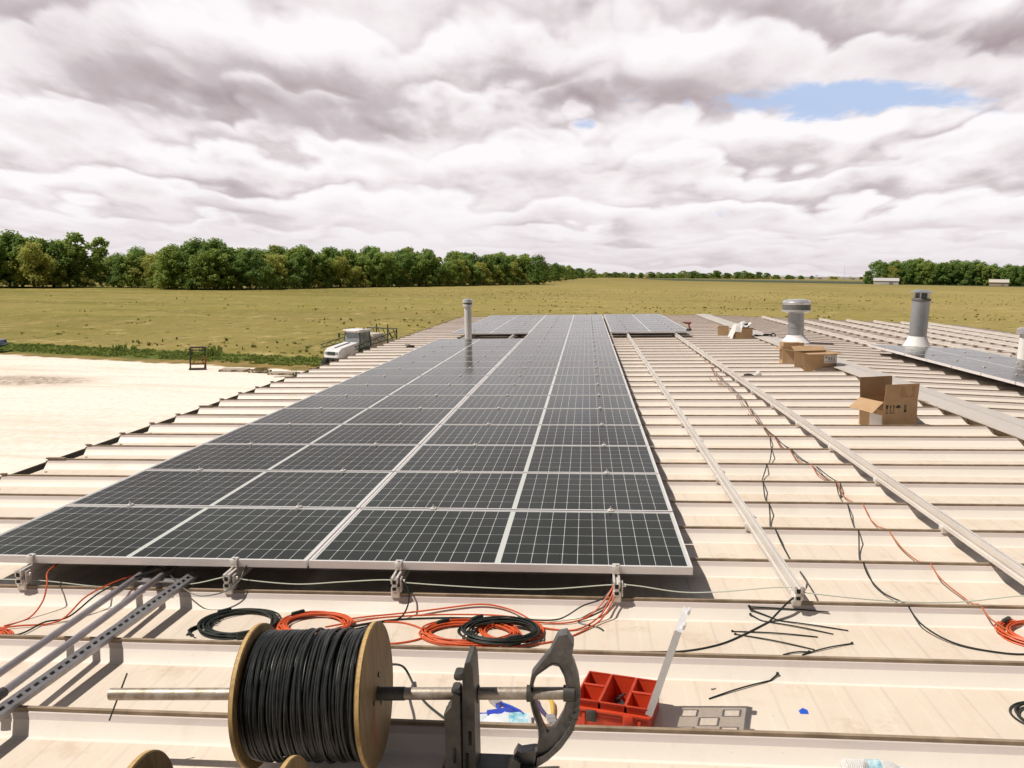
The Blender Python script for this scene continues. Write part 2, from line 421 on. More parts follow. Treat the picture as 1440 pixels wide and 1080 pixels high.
# eave gutters, walls
for T, x, sg, hp in ((TL, EAVE, -1, PAN), (TR, 9.34, 1, 0)):
    g = MB(); o1, o2 = x-.005*sg, x+.15*sg
    g.quad((o1, V0, hp-.012), (o1, V1, hp-.012), (o1, V1, hp-.13), (o1, V0, hp-.13), M=T)
    g.quad((o1, V0, hp-.13), (o1, V1, hp-.13), (o2, V1, hp-.13), (o2, V0, hp-.13), M=T)
    g.quad((o2, V0, hp-.13), (o2, V1, hp-.13), (o2+.012*sg, V1, hp-.005), (o2+.012*sg, V0, hp-.005), M=T)
    g.box((o2+.012*sg, (V0+V1)/2, hp-.003), (.016, V1-V0, .012), M=T)
    g.build('gutter', M_GUT, bld, smooth=False)
xl = (TL @ Vector((EAVE+.02, 0, PAN-.03))); xr = (TR @ Vector((9.32, 0, -.03)))
for nm, a, b in (('wall', (xl.x, V0+.05), (xl.x, V1-.05)), ('wall', (xr.x, V1-.05), (xr.x, V0+.05)), ('wall', (xl.x, V1-.05), (xr.x, V1-.05)), ('wall', (xr.x, V0+.05), (xl.x, V0+.05))):
    w = MB(); d = Vector((b[0]-a[0], b[1]-a[1], 0)); L = d.length; nrib = int(L/.3)
    zt = xl.z - .04
    pts = []
    for i in range(nrib):
        for t, o in ((0, 0), (.6, 0), (.7, .03), (.9, .03)):
            p = Vector((a[0], a[1], 0)) + d*((i+t)/nrib) + Vector((d.y, -d.x, 0)).normalized()*(-o)
            pts.append(p)
    pts.append(Vector((b[0], b[1], 0)))
    for p, q in zip(pts, pts[1:]): w.quad((p.x, p.y, G), (q.x, q.y, G), (q.x, q.y, zt), (p.x, p.y, zt))
    if abs(a[0]-b[0]) > 1:                    # gable infill
        w.add([(xl.x, a[1], zt+.003), (xr.x, a[1], zt+.003), (RID.x, a[1], RID.z-.02)], [[0, 1, 2]])
    w.build('wall', M_WALL, bld, smooth=False)

# ------------------------------------------------------------------ solar panels
PW, PH, PP = 2.0, .99, 1.01
fr = MB(); t, hgt = .012, .04
for c, s in (((PW/2, t/2, -hgt/2), (PW, t, hgt)), ((PW/2, PH-t/2, -hgt/2), (PW, t, hgt)), ((t/2, PH/2, -hgt/2), (t, PH-2*t-.001, hgt)), ((PW-t/2, PH/2, -hgt/2), (t, PH-2*t-.001, hgt))):
    fr.box(c, s)
ce = MB(); ce.box((PW/2, PH/2, -.0055), (PW-2*t-.002, PH-2*t-.002, .006)); ce.mi[0] = 1
fr.box((PW/2, PH/2, -.034), (PW-2*t-.002, .002, .011), mi=1)
panel0 = root('solar_panel', 'tmp', 'solar panel', at(0, 0, 0))
M_BACK = mat('panel_backsheet_blackened', (.012, .014, .012), .7)  # underside coloured black to deepen the shade below the panels
fr.build('panel_frame', [M_ALU, M_BACK], panel0, smooth=False); ce.build('cell_sheet', [M_CELL, M_BACK], panel0, smooth=False)
first = True
def panel(M, label, group):
    global first
    if first:
        first = False; panel0.matrix_world = M; panel0['label'] = label; panel0['group'] = group; return panel0
    return dup(panel0, M, label, group)
GA = 'solar panels of the large array'
for r in range(26):
    jit = lambda: rnd.uniform(-.002, .002)
    panel(at(.007, r*PP, jit()), 'large-array solar panel in the long middle column, %s row from the front' % ordw(r), GA)
    if r < 15 or r >= 17:
        panel(at(-2.007, r*PP, jit()), ('large-array solar panel in the column nearest the eave, %s row from the front' % ordw(r)) if r < 15 else
              ('solar panel in the far block behind the slim vent pipe, %s row from its front' % ordw(r-17)), GA)
    if r >= 17:
        panel(at(2.075, r*PP, jit()), 'solar panel in the far block over the bare rails, %s row from its front' % ordw(r-17), GA)
for r in range(10):
    panel(at(1.45, 12.84-r*PP, .22+rnd.uniform(-.002, .002), 0, TR), 'solar panel in the column beyond the ridge, %s from its far end' % ordw(r), 'solar panels beyond the ridge')

# ------------------------------------------------------------------ mounting rails
def rail_beam_mb(L):
    m = MB(); w, h = .036, .075
    # open-topped extrusion: outer box with side grooves
    poly = [(-w/2, 0), (w/2, 0), (w/2, .022), (w/2-.006, .026), (w/2-.006, .040), (w/2, .044), (w/2, h), (.007, h), (.007, h-.012), (-.007, h-.012), (-.007, h), (-w/2, h), (-w/2, .044), (-w/2+.006, .040), (-w/2+.006, .026), (-w/2, .022)]
    m.prism(poly, 0, L)
    for y in (-.002, L+.002):
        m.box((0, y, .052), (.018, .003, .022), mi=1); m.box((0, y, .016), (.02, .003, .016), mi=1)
    return m
fb = MB()                                    # seam clamp and L-foot
fb.box((0, 0, -.012), (.045, .050, .05), bev=.004); fb.box((.028, 0, .028), (.006, .040, .07)); fb.box((.012, 0, .0165), (.034, .040, .006))
fb.cyl((.028, 0, .045), (.046, 0, .045), .009, n=8); fb.cyl((0, -.025, -.01), (0, -.036, -.01), .007, n=6)
fb.v = [(x*1.02, y*1.05, z) for x, y, z in fb.v]
foot0 = fb.build('foot', M_ALUR); foot_me = foot0.data; bpy.data.objects.remove(foot0)
cb = MB(); cb.box((0, 0, .0035), (.036, .045, .007), bev=.002); cb.cyl((0, 0, .006), (0, 0, .016), .008, n=8); cb.cyl((0, 0, .016), (0, 0, .03), .0035, n=6); cb.box((0, 0, -.02), (.03, .016, .04))
c0 = cb.build('mid_clamp', M_ALUR); clamp_me = c0.data; bpy.data.objects.remove(c0)
eb = MB(); eb.box((0, -.010, -.018), (.036, .014, .042), bev=.002); eb.box((0, .006, .004), (.036, .026, .006), bev=.001); eb.cyl((0, -.008, .004), (0, -.008, .012), .0065, n=8)
c0 = eb.build('end_clamp', M_ALUR); eclamp_me = c0.data; bpy.data.objects.remove(c0)
def kid(name, me, parent, loc):
    o = bpy.data.objects.new(name, me); COL.objects.link(o); o.parent = parent; o.location = loc; return o
def rail(u, va, vb, T, hb, label, group, step=2, phase=0, clamps=(), ends=(), glass=None):
    R = root('mounting_rail', label, 'rail', at(u, va, hb, 0, T), group)
    rail_beam_mb(vb-va).build('rail_beam', [M_ALUR, M_DK], R, smooth=False)
    k = math.ceil((va - SEAM0 - .03)/SEAMP)
    i = 0
    while SEAM0 + k*SEAMP < vb + .03:
        if (i + phase) % step == 0: kid('foot', foot_me, R, (0, SEAM0+k*SEAMP-va, 0))
        k += 1; i += 1
    for c in clamps: kid('mid_clamp', clamp_me, R, (0, c-va, glass-hb))
    for c in ends: kid('end_clamp', eclamp_me, R, (0, c-va, glass-hb))
    return R
HB = -.1185
GR = 'rails under the large array'
left_mid = [r*PP-.01 for r in range(1, 26) if r not in (16,)]
for u, nm, mid in ((-1.55, 'outermost rail under the left column of panels, nearest the roof edge', [r*PP-.01 for r in range(1, 26) if r not in (15, 16, 17)]),
                   (-.40, 'rail under the left column of panels, beside the conduits', [r*PP-.01 for r in range(1, 26) if r not in (15, 16, 17)]),
                   (.49, 'rail under the middle column of panels, right behind the cable reel', [r*PP-.01 for r in range(1, 26)]),
                   (1.62, 'rail under the middle column of panels, where the orange cables rise', [r*PP-.01 for r in range(1, 26)])):
    rail(u, -.115, 26.35, TL, HB, nm, GR, 2, 0, mid, (0,), 0)
rail(2.50, -.13, 26.35, TL, HB, 'bare rail nearest the right edge of the large array, black cable at its end', 'bare rails on the open roof', 2, 0, [r*PP-.01 for r in range(18, 26)], (17*PP,), 0)
rail(3.70, -2.2, 26.35, TL, HB, 'bare rail farther from the panels, running past the three cardboard boxes', 'bare rails on the open roof', 2, 1, [r*PP-.01 for r in range(18, 26)], (17*PP,), 0)
GRR = 'rails beyond the ridge'
HR = .1015
for i, (u, va) in enumerate(((1.95, 3.6), (2.95, 3.6), (4.0, 13.2), (4.95, 12.6), (5.9, 12.), (6.85, 11.4), (7.8, 10.8))):
    rail(u, va, 27.0, TR, HR, '%s rail beyond the ridge, counted from the ridge' % ordw(i), GRR, 2, i % 2, [13.85-.02-PP*q for q in range(1, 9)] if i < 2 else (), (), .22)

# ------------------------------------------------------------------ cables
def cable(name, label, pts, r, m, cat='cable', group=None, n=6, T=TL):
    b = MB(); b.tube(pts, r, n); c = pts[0]
    return tag(b.build(name, m, None, T, origin=c), label, cat, group)
def wob(pts, a, f=3.0, seed=0):
    return [Vector((p[0]+a*noise.noise((p[1]*f, seed, .3)), p[1]+a*noise.noise((p[0]*f, seed, 7.3)), p[2])) for p in pts]
RO = .0042
orange = [(3.536, 9.686), (3.463, 8.68), (3.468, 7.176), (3.394, 5.929), (3.366, 5.239), (3.328, 4.504), (3.315, 3.811), (3.337, 3.36), (3.367, 2.883), (3.403, 2.597), (3.388, 2.167), (3.403, 1.88), (3.389, 1.534), (3.369, 1.269), (3.368, 1.014), (3.378, 0.758), (3.382, 0.418), (3.406, 0.17), (3.377, -0.125), (3.42, -0.22), (3.47, -.30)]
cable('cable', 'long orange cable running down the open roof between the bare rails to the orange coil', draped(orange, RO, .004), RO, M_ORANGED, 'cable')
blackA = [(3.60, 10.4), (3.52, 9.2), (3.496, 7.176), (3.432, 5.953), (3.342, 4.467), (3.337, 3.36), (3.403, 2.597), (3.362, 2.166), (3.318, 1.877), (3.246, 1.447), (3.175, 1.116), (3.067, 0.743), (3.007, 0.452), (3.024, 0.246), (3.054, 0.104), (3.038, -0.111), (3.079, -0.26), (3.161, -0.368), (3.289, -0.426), (3.403, -0.44), (3.545, -0.396), (3.9, -.35)]
cable('cable', 'long black cable beside the orange one, sweeping right below the orange coil', draped(blackA, RO), RO, M_BLACK, 'cable')
blackA2 = [(a+.012+.03*math.sin(i*1.3), b+.01) for i, (a, b) in enumerate(blackA[:8])]
cable('cable', 'short black cable twisted with the long cables near the far boxes', draped(blackA2, RO), RO, M_BLACK, 'cable')
blackC = [(3.394, 5.929), (3.328, 4.504), (3.273, 4.142), (3.182, 3.651), (3.03, 3.077), (2.895, 2.649), (2.808, 2.145), (2.746, 1.675), (2.675, 1.297), (2.67, 1.049), (2.674, 0.785), (2.671, 0.603), (2.627, 0.357), (2.56, 0.121), (2.375, -0.13), (2.205, -0.311), (2.072, -0.425), (1.903, -0.501), (1.71, -0.52)]
blackC_up = draped(blackC[:11], RO)
blackC_dn = draped([(2.36, -.15), (2.205, -.311), (2.072, -.425), (1.903, -.501), (1.71, -.52)], RO)
blackC_mid = spline([tuple(blackC_up[-1]), (2.668, .55, PAN+.02), (2.645, .30, -.165), (2.60, .10, -.115), (2.545, -.05, -.095), (2.46, -.12, -.12), tuple(blackC_dn[0])], 10)
cable('cable', 'black cable passing the bare rail end and curving left past the zip ties', blackC_up + blackC_mid[1:-1] + blackC_dn, RO+.0008, M_BLACK, 'cable')
redt = [(3.62, 11.6), (3.66, 10.8), (3.60, 10.1), (3.55, 9.4), (3.536, 8.9), (3.40, 8.6), (3.44, 7.9)]
cable('cable', 'thin reddish cable tangled by the far rail at the start of the cable run', draped(redt, .003, .01), .003, M_ORANGED, 'cable')
cable('cable', 'thin black cable looping near the far rail beside the crumpled black cloth', draped([(3.75, 9.6), (3.5, 9.55), (3.38, 9.0), (3.47, 8.2), (3.55, 7.5), (3.43, 6.9), (3.41, 6.1)], .003), .003, M_BLACK, 'cable')
W = [(-2.2, -.13), (-1.548, -.12), (-1.105, -.151), (-.665, -.13), (-.414, -.078), (-.322, -.096), (-.052, -.114), (.19, -.097), (.426, -.081), (.531, -.094), (.944, -.113), (1.263, -.114), (1.585, -.085), (1.718, -.086), (1.942, -.115), (2.14, -.109), (2.453, -.078), (2.557, -.105), (2.935, -.138), (3.273, -.138), (3.592, -.098), (3.9, -.09)]
wp = [Vector((p.x, -.045, p.z)) for p in spline([(a, 0, b) for a, b in W], 8)]
cable('ground_wire', 'thin pale wire strung along the front feet of all the rails', wp, .0030, M_WHITE, 'wire')
# cables that hang down from the front edge into the coils
def hang(pts): return spline(pts, 10)
hp = rprof(-.2)
cable('cable', 'orange cable arching out from under the panels at the far left rail', hang([(-1.45, .10, -.07), (-1.39, -.10, -.052), (-1.345, -.18, -.09), (-1.335, -.24, -.16), (-1.36, -.32, hp+.005), (-1.42, -.42, hp+.005)]), RO, M_ORANGE)
cable('cable', 'orange cable crossing under the conduits toward the left coil', hang([(-1.50, -.47, hp+.006), (-1.34, -.43, hp+.012), (-1.17, -.36, hp+.012), (-1.10, -.22, -.13), (-1.03, .0, -.12), (-.85, .15, -.10)]), RO, M_ORANGE)
cable('cable', 'black cable running beside the orange one under the conduits', hang([(-1.48, -.56, hp+.006), (-1.28, -.52, hp+.008), (-1.235, -.38, hp+.012), (-1.14, -.32, hp+.02), (-1.04, -.15, -.12), (-.80, .02, -.06), (-.60, .10, -.05)]), RO, M_BLACK)
cable('cable', 'black cable drooping in a loop between the strut and the next rail foot', hang([(-.34, .10, -.04), (-.335, -.03, -.04), (-.34, -.09, -.085), (-.40, -.14, -.125), (-.52, -.165, -.14), (-.63, -.12, -.12), (-.75, -.02, -.09)]), .0036, M_BLACK)
cable('cable', 'black cable dropping from the rail foot behind the reel', hang([(.47, .1, -.03), (.50, -.06, -.055), (.555, -.10, -.10), (.57, -.16, -.16), (.54, -.22, hp+.01), (.46, -.26, hp+.006), (.36, -.30, hp+.006)]), .0042, M_BLACK)
for nm, m_, pts in (
    ('black cable of the bundle rising to the fourth rail foot, topmost strand', M_BLACK, [(1.62, .08, -.05), (1.60, -.05, -.09), (1.55, -.10, -.135), (1.45, -.14, -.16), (1.34, -.19, hp+.012), (1.22, -.22, hp+.015), (1.13, -.20, hp+.02)]),
    ('orange cable of the bundle rising to the fourth rail foot, second strand', M_ORANGE, [(1.62, .08, -.045), (1.605, -.06, -.08), (1.555, -.12, -.14), (1.48, -.17, hp+.02), (1.37, -.23, hp+.008), (1.22, -.23, hp+.01), (1.10, -.20, hp+.02)]),
    ('orange cable of the bundle rising to the fourth rail foot, third strand', M_ORANGE, [(1.63, .08, -.045), (1.615, -.06, -.08), (1.575, -.13, -.15), (1.52, -.20, hp+.02), (1.42, -.30, hp+.006), (1.30, -.30, hp+.006), (1.18, -.26, hp+.012)]),
    ('orange cable of the bundle rising to the fourth rail foot, lowest strand', M_ORANGE, [(1.635, .08, -.045), (1.625, -.07, -.08), (1.59, -.14, -.15), (1.53, -.22, hp+.015), (1.42, -.35, hp+.005), (1.34, -.42, hp+.005), (1.18, -.49, hp+.005), (1.09, -.50, hp+.006)]),
    ('black cable strand under the orange bundle at the fourth rail foot', M_BLACK, [(1.60, .08, -.05), (1.595, -.07, -.10), (1.57, -.12, -.17), (1.50, -.16, hp+.02), (1.43, -.21, hp+.005), (1.52, -.26, hp+.004), (1.55, -.30, hp+.004)])):
    cable('cable', nm, hang(pts), RO, m_, 'cable', 'cable bundle at the fourth rail foot')
cable('cable', 'orange cable linking the two orange coils, upper strand', draped([(.25, -.26), (.382, -.208), (.52, -.174), (.732, -.135), (.95, -.115), (1.1, -.14), (1.2, -.21)], RO, .004), RO, M_ORANGE)
cable('cable', 'orange cable linking the two orange coils, middle strand', draped([(.20, -.36), (.33, -.29), (.462, -.229), (.666, -.19), (.80, -.175), (.98, -.17), (1.12, -.19)], RO, .010), RO, M_ORANGE)
cable('cable', 'orange cable sagging in a wide loop in front of the second orange coil', draped([(.33, -.36), (.45, -.49), (.56, -.50), (.66, -.46), (.705, -.40), (.66, -.32), (.55, -.26), (.42, -.26)], RO), RO, M_ORANGE)
cable('cable', 'black cable lying under the orange strands between the coils', draped([(.18, -.42), (.35, -.31), (.5, -.235), (.7, -.20), (.85, -.19), (.95, -.21)], RO), RO, M_BLACK)
cable('cable', 'thin black cable along the rib in front of the reel and coils', draped([(-.1, -.29), (.05, -.40), (.2, -.42), (.36, -.34), (.48, -.24)], .0036), .0036, M_BLACK)
# coils
def coil(u, v, ru, rv, loops, m, label, seed, group='loose cable coils on the roof', rz=0, base=None, thick=.05, tie=True, r=RO):
    q = random.Random(seed); b = MB()
    hb = (rprof(v) if base is None else base) + r
    O = Vector((u, v, hb))
    R = root('cable_coil', label, 'cable coil', at(u, v, hb-r, rz), group)
    pts = []
    lay = 0
    for i in range(loops):
        s = 1 - thick*q.random()*3.2; ox, oy = q.uniform(-.018, .018)*ru/.16, q.uniform(-.018, .018)*ru/.16
        z = r + (i//3)*r*1.15 + q.uniform(0, r*.8); ph = q.uniform(0, 6.28); e = q.uniform(-.03, .03); tx, ty = q.uniform(-.02, .02), q.uniform(-.02, .02)
        for j in range(40):
            a = 2*math.pi*j/40
            k = s*(1 + e*math.sin(2*a+ph) + .012*math.sin(3*a+2*ph))
            x, y = ox + ru*k*math.cos(a), oy + rv*k*math.sin(a)
            pts.append(Vector((x, y, max(r*.9, z + tx*x + ty*y))))
    # smooth the jumps between loops
    n = len(pts)
    for l in range(1, loops):
        c = l*40
        for j in range(-8, 8):
            t = (j+8)/16; a = pts[c-9].lerp(pts[c+8], 0)
        for j in range(16):
            t = j/15; tt = t*t*(3-2*t); an = 2*math.pi*(j-8)/40
            p0 = pts[c-40+j-8 if c-40+j-8 >= 0 else c-8]; p1 = pts[c+j-8] if j >= 8 else pts[min(c+40+j-8, n-1)]
            pts[c-8+j] = (pts[c-8+j])*1.0
    for _ in range(3):
        pts = [pts[0]] + [(pts[i-1]+pts[i]*2+pts[i+1])/4 for i in range(1, n-1)] + [pts[-1]]
    b.tube(pts, r, 5)
    b.build('cable_loops', m, R)
    if tie:
        for a in (2.3, 5.2):
            t = MB(); x, y = ru*.95*math.cos(a), rv*.95*math.sin(a)
            t.box((x, y, loops/3*r*.7), (.018, .07, loops/3*r*1.9+.012), a, bev=.004)
            t.build('tie', M_BLACK, R)
    return R
coil(-.245, -.34, .195, .165, 13, M_BLACK, 'black cable coil with its end fanned out, leftmost of the coils behind the reel', 3)
coil(.135, -.325, .185, .14, 13, M_ORANGE, 'orange cable coil half hidden behind the wooden reel', 5)
coil(.915, -.375, .235, .135, 11, M_ORANGE, 'wide orange cable coil lying partly under a black coil', 8)
coil(1.115, -.335, .15, .115, 7, M_ORANGE, 'small orange cable coil inside the black coil by the bender', 9)
coil(1.055, -.385, .185, .135, 13, M_BLACK, 'black cable coil lying on top of the orange coils', 11, base=rprof(-.38)+.022)
coil(3.60, -.235, .20, .15, 15, M_ORANGE, 'orange cable coil at the end of the long orange cable', 13)
coil(-1.46, -.62, .20, .17, 12, M_ORANGE, 'orange cable coil at the left edge beside the conduits', 15)
coil(3.225, -.99, .13, .115, 4, M_BLACK, 'thin black cable coil on the bare roof in front of the orange coil', 17, tie=False)
bf = MB()                                     # the fanned end of the left coil
for i in range(5):
    bf.tube(draped([(-.36, -.26-.02*i), (-.43, -.33-.012*i), (-.455, -.40-.01*i), (-.45+.012*i, -.47-.006*i)], RO, .003*i), RO, 5)
tag(bf.build('cable_ends', M_BLACK, None, TL, origin=(-.43, -.4, hp)), 'fan of black cable ends beside the leftmost black coil', 'cable')

# ------------------------------------------------------------------ conduits, strut and their bracket
def conduit(u0, v0, u1, v1, h, label):
    a, b = Vector((u0, v0, h)), Vector((u1, v1, h)); R = root('conduit_pipe', label, 'pipe', at(u0, v0, h), 'steel conduits at the left')
    m = MB(); m.tube([(0, 0, 0), b-a], .0165, 14); m.build('pipe_body', M_PIPE, R)
    d = (b-a).normalized(); m = MB(); m.tube([b-a-d*.10, b-a-d*.02], .0205, 14); m.tube([b-a-d*.02, b-a+d*.005], .018, 14); m.build('coupling', M_CASTD, R)
    m = MB(); p = d*.22; m.box((p.x, p.y, -.003), (.052, .03, .045), bev=.01); m.box((p.x-.028, p.y, -.018), (.02, .03, .006)); m.cyl((p.x, p.y, .018), (p.x, p.y, .03), .006, n=6); m.build('clamp', M_STEEL, R)
conduit(-.945, .50, -.918, -1.25, -.100, 'left one of the two grey conduits lying out from under the panels')
conduit(-.823, .50, -.792, -1.36, -.100, 'right one of the two grey conduits, beside the slotted strut')
b = MB(); L = 1.9                              # slotted channel
w, h, tk = .041, .041, .003
b.box((0, -L/2, -h/2), (tk, L, h)); 
for x in (-w/2, w/2): pass
b = MB()
yy = 0; sl, gp = .028, .019
# slotted web faces up-left: built as strips around the slots
y = 0
while y > -L:
    b.box((0, y-gp/2, 0), (w, gp, tk)); y -= gp
    for x in (-w/2+.0068, w/2-.0068): b.box((x, y-sl/2, 0), (.0135, sl, tk))
    y -= sl
for x in (-w/2+tk/2, w/2-tk/2): b.box((x, -L/2, -h/2-.0015), (tk, L, h-.003))
for x in (-w/2+.008, w/2-.008): b.box((x, -L/2, -h), (.010, L, tk))
st = b.build('slotted_strut', M_STEEL, None, at(-.652, .06, -.100, rad(-2.4)) @ Matrix.Rotation(rad(32), 4, 'Y'), smooth=False)
tag(st, 'slotted steel channel strut lying right of the conduits', 'strut')
b = MB(); br = root('strut_bracket', 'short steel cross strut on two clamps holding up the conduits', 'bracket', at(-.82, -.04, -.145))
b.box((0, 0, .022), (.30, .041, .020)); b.box((0, -.019, .024), (.30, .003, .03)); b.box((0, .019, .024), (.30, .003, .03)); b.build('cross_strut', M_STEEL, br, smooth=False)
for x in (-.07, .10):
    b = MB(); b.box((x, -.03, -.010), (.04, .05, .05), bev=.004); b.cyl((x, -.055, -.008), (x, -.068, -.008), .008, n=6); b.build('clamp', M_ALUR, br)

# ------------------------------------------------------------------ big cable reel on its bar
def flange_mb(r, t, n=56):
    m = MB()
    M = Matrix.Rotation(rad(90), 4, 'Y')
    m.lathe([(.024, -t/2), (r-.004, -t/2), (r, -t/2+.004)], n=n, M=M, mi=0)
    m.f.pop(); m.mi.pop(); m.f.pop(); m.mi.pop()
    m.lathe([(r, -t/2+.004), (r, t/2-.004)], n=n, M=M, mi=1); m.f.pop(); m.mi.pop(); m.f.pop(); m.mi.pop()
    m.lathe([(r, t/2-.004), (r-.004, t/2), (.024, t/2), (.024, -t/2)], n=n, M=M, mi=0); m.f.pop(); m.mi.pop(); m.f.pop(); m.mi.pop()
    return m
def reel(M, R, half, rc, label, seed, wires=True, stamp=True):
    rt = root('cable_reel', label, 'cable reel', M, 'wooden cable reels')
    for s in (-1, 1):
        f = flange_mb(R, .02)
        f.build('flange', [M_WOOD, M_WOODE], rt, Matrix.Translation((s*half, 0, 0)), angle=30)
    if stamp:
        st = MB(); q = random.Random(2); x = half+.0105
        pts = [(-.10, -.05), (-.055, -.02), (-.05, -.16), (-.085, -.155)]
        st.add([(x, a, b) for a, b in pts], [[0, 1, 2, 3]]); st.build('stencil', M_STAMP, rt)
        bo = MB()
        for a in (1.1, 3.2, 5.3):
            bo.cyl((half, .06*math.cos(a), .06*math.sin(a)), (half+.014, .06*math.cos(a), .06*math.sin(a)), .009, n=6)
        bo.build('bolt', M_CASTD, rt)
    m = MB(); m.cyl((-half+.01, 0, 0), (half-.01, 0, 0), rc-.012, n=40); m.build('drum', M_BLACK2, rt)
    q = random.Random(seed); w = MB(); rr = .0042; nw = int((2*half-.03)/(rr*1.9))
    for i in range(nw):
        x0 = -half+.015 + (2*half-.03)*(i+.5)/nw
        tilt = q.uniform(-.007, .007); ph = q.uniform(0, 6.28); dr = q.uniform(-.002, .0015)
        if q.random() < .13: dr += .005; tilt *= 3.2
        edge = min(1, (half-.012-abs(x0))/.02)
        pts = []
        for j in range(56):
            a = 2*math.pi*j/56
            k = rc + dr + .0015*math.sin(3*a+ph) - (1-edge)*.008
            xx = x0 + tilt*math.sin(a+ph) + .0015*math.sin(5*a+ph*2)
            pts.append((max(-half+.014, min(half-.014, xx)), k*math.cos(a), k*math.sin(a)))
        w.tube(pts, rr, 6, closed=True)
    w.build('cable_winding', M_BLACK2, rt)
    return rt
bar_a = Vector((-.191, -1.52, .048)); bar_b = Vector((1.428, -1.52, .105)); bd = (bar_b-bar_a).normalized()
tilt = math.atan2(bd.z, bd.x)
rc_ = bar_a + bd*((.551-bar_a.x)/bd.x)
reel(TL @ Matrix.Translation(rc_) @ Matrix.Rotation(-tilt, 4, 'Y') @ Matrix.Rotation(rad(1.0), 4, 'Z'),   .237, .203, .208, 'large wooden reel full of black cable on the steel bar', 21)
reel(at(.432, -2.075, PAN+.19), .19, .212, .12, 'lower wooden reel standing at the bottom in front of the full reel', 22, stamp=False)
br = root('steel_bar', 'rusty galvanised steel pipe through the hub of the full reel', 'bar', TL @ Matrix.Translation(bar_a) @ Matrix.Rotation(-tilt, 4, 'Y'))
Lb = (bar_b-bar_a).length
b = MB(); b.tube([(0, 0, 0), (Lb, 0, 0)], .0205, 18, cap=True); b.build('pipe_body', M_BARM, br)
b = MB(); b.tube([(.945, 0, 0), (1.05, 0, 0)], .0225, 18); b.build('sleeve', M_BARD, br)
b = MB(); b.tube([(.055, .024, .065), (.0, -.024, -.085)], .0030, 6); b.build('cotter_pin', M_CASTD, br)

# ------------------------------------------------------------------ stand of cast bender heads at the bar's right end
O = [(1.291, .195), (1.298, .235), (1.353, .308), (1.378, .330), (1.422, .298), (1.433, .275), (1.447, .228), (1.453, .169), (1.448, .109), (1.428, .048), (1.391, -.009), (1.345, -.055), (1.30, -.085), (1.300, -.02), (1.318, .02), (1.317, .056), (1.301, .104), (1.293, .139)]
I = [(1.302, .195), (1.313, .228), (1.362, .266), (1.384, .262), (1.4, .231), (1.408, .191), (1.408, .143), (1.397, .107), (1.374, .063), (1.346, .033), (1.327, .08), (1.309, .14)]
cx, cz = 1.365, .150
def star(poly, a):
    d = Vector((math.cos(a), math.sin(a))); best = None
    for (x0, z0), (x1, z1) in zip(poly, poly[1:]+poly[:1]):
        ex, ez = x1-x0, z1-z0; den = d.x*ez - d.y*ex
        if abs(den) < 1e-9: continue
        t = ((x0-cx)*ez - (z0-cz)*ex)/den; s = ((x0-cx)*d.y - (z0-cz)*d.x)/den
        if t > 0 and -1e-6 <= s <= 1+1e-6 and (best is None or t < best): best = t
    return (cx+d.x*best, cz+d.y*best)
def ring(mb, y0, y1, k0, k1, n=72, mi=0):
    """ring between window and outline, k: how far between the two (0 window, 1 outline)"""
    A, B = [], []
    for i in range(n):
        a = 2*math.pi*i/n; o, w = star(O, a), star(I, a)
        A.append((w[0]+(o[0]-w[0])*k0, w[1]+(o[1]-w[1])*k0)); B.append((w[0]+(o[0]-w[0])*k1, w[1]+(o[1]-w[1])*k1))
    vs = [(x, y0, z) for x, z in A] + [(x, y0, z) for x, z in B] + [(x, y1, z) for x, z in A] + [(x, y1, z) for x, z in B]
    fs = []
    for i in range(n):
        j = (i+1) % n
        fs += [[i, n+i, n+j, j], [2*n+j, 3*n+j, 3*n+i, 2*n+i], [i, j, 2*n+j, 2*n+i], [n+j, n+i, 3*n+i, 3*n+j]]
    mb.add(vs, fs, mi)
oB = Vector((1.30, -1.64, PAN))
std = root('reel_stand', 'dark cast metal stand with a curved D-shaped head and a slotted upright carrying the bar', 'stand', TL @ Matrix.Translation((1.2916, -1.52, -.302)) @ Matrix.Scale(1.048, 4))
b = MB()
ring(b, -1.648, -1.632, 0, 1); ring(b, -1.662, -1.618, .70, .98); ring(b, -1.651, -1.629, -.01, .10)
b.prism([(1.352, .300), (1.372, .345), (1.384, .368), (1.410, .374), (1.432, .340), (1.424, .298), (1.39, .305)], -1.665, -1.615)   # hook at the top
b.prism([(1.236, -.045), (1.250, -.020), (1.262, -.028), (1.30, -.02), (1.315, -.02), (1.31, -.08), (1.288, -.103), (1.242, -.098)], -1.662, -1.618)  # toe
for i in range(6):                            # cast strokes on the flange
    a = rad(-62 + 17*i); x, z = star(O, a); w = star(I, a)
    px, pz = x+(w[0]-x)*.25, z+(w[1]-z)*.25
    d = Vector((math.cos(a+1.15), math.sin(a+1.15)))
    b.tube([(px-d.x*.018, -1.663, pz-d.y*.018), (px+d.x*.018, -1.663, pz+d.y*.018)], .0022, 5, mi=1)
b.build('bender_head', [M_CAST, M_CASTD], std, origin=oB).matrix_local = Matrix.Identity(4)
b = MB(); 
b.prism([(1.082, PAN+.09), (1.124, PAN+.09), (1.124, .19), (1.120, .285), (1.112, .302), (1.096, .296), (1.088, .26), (1.086, .19)], -1.72, -1.60)
b.prism([(1.030, PAN+.09), (1.080, PAN+.09), (1.080, .19), (1.060, .205), (1.053, .16), (1.032, .135)], -1.735, -1.66)
b.box((1.076, -1.70, .252), (.03, .05, .022), bev=.005); b.box((1.066, -1.70, .205), (.028, .05, .018), bev=.005)
b.box((1.045, -1.70, .125), (.035, .06, .02), bev=.006)
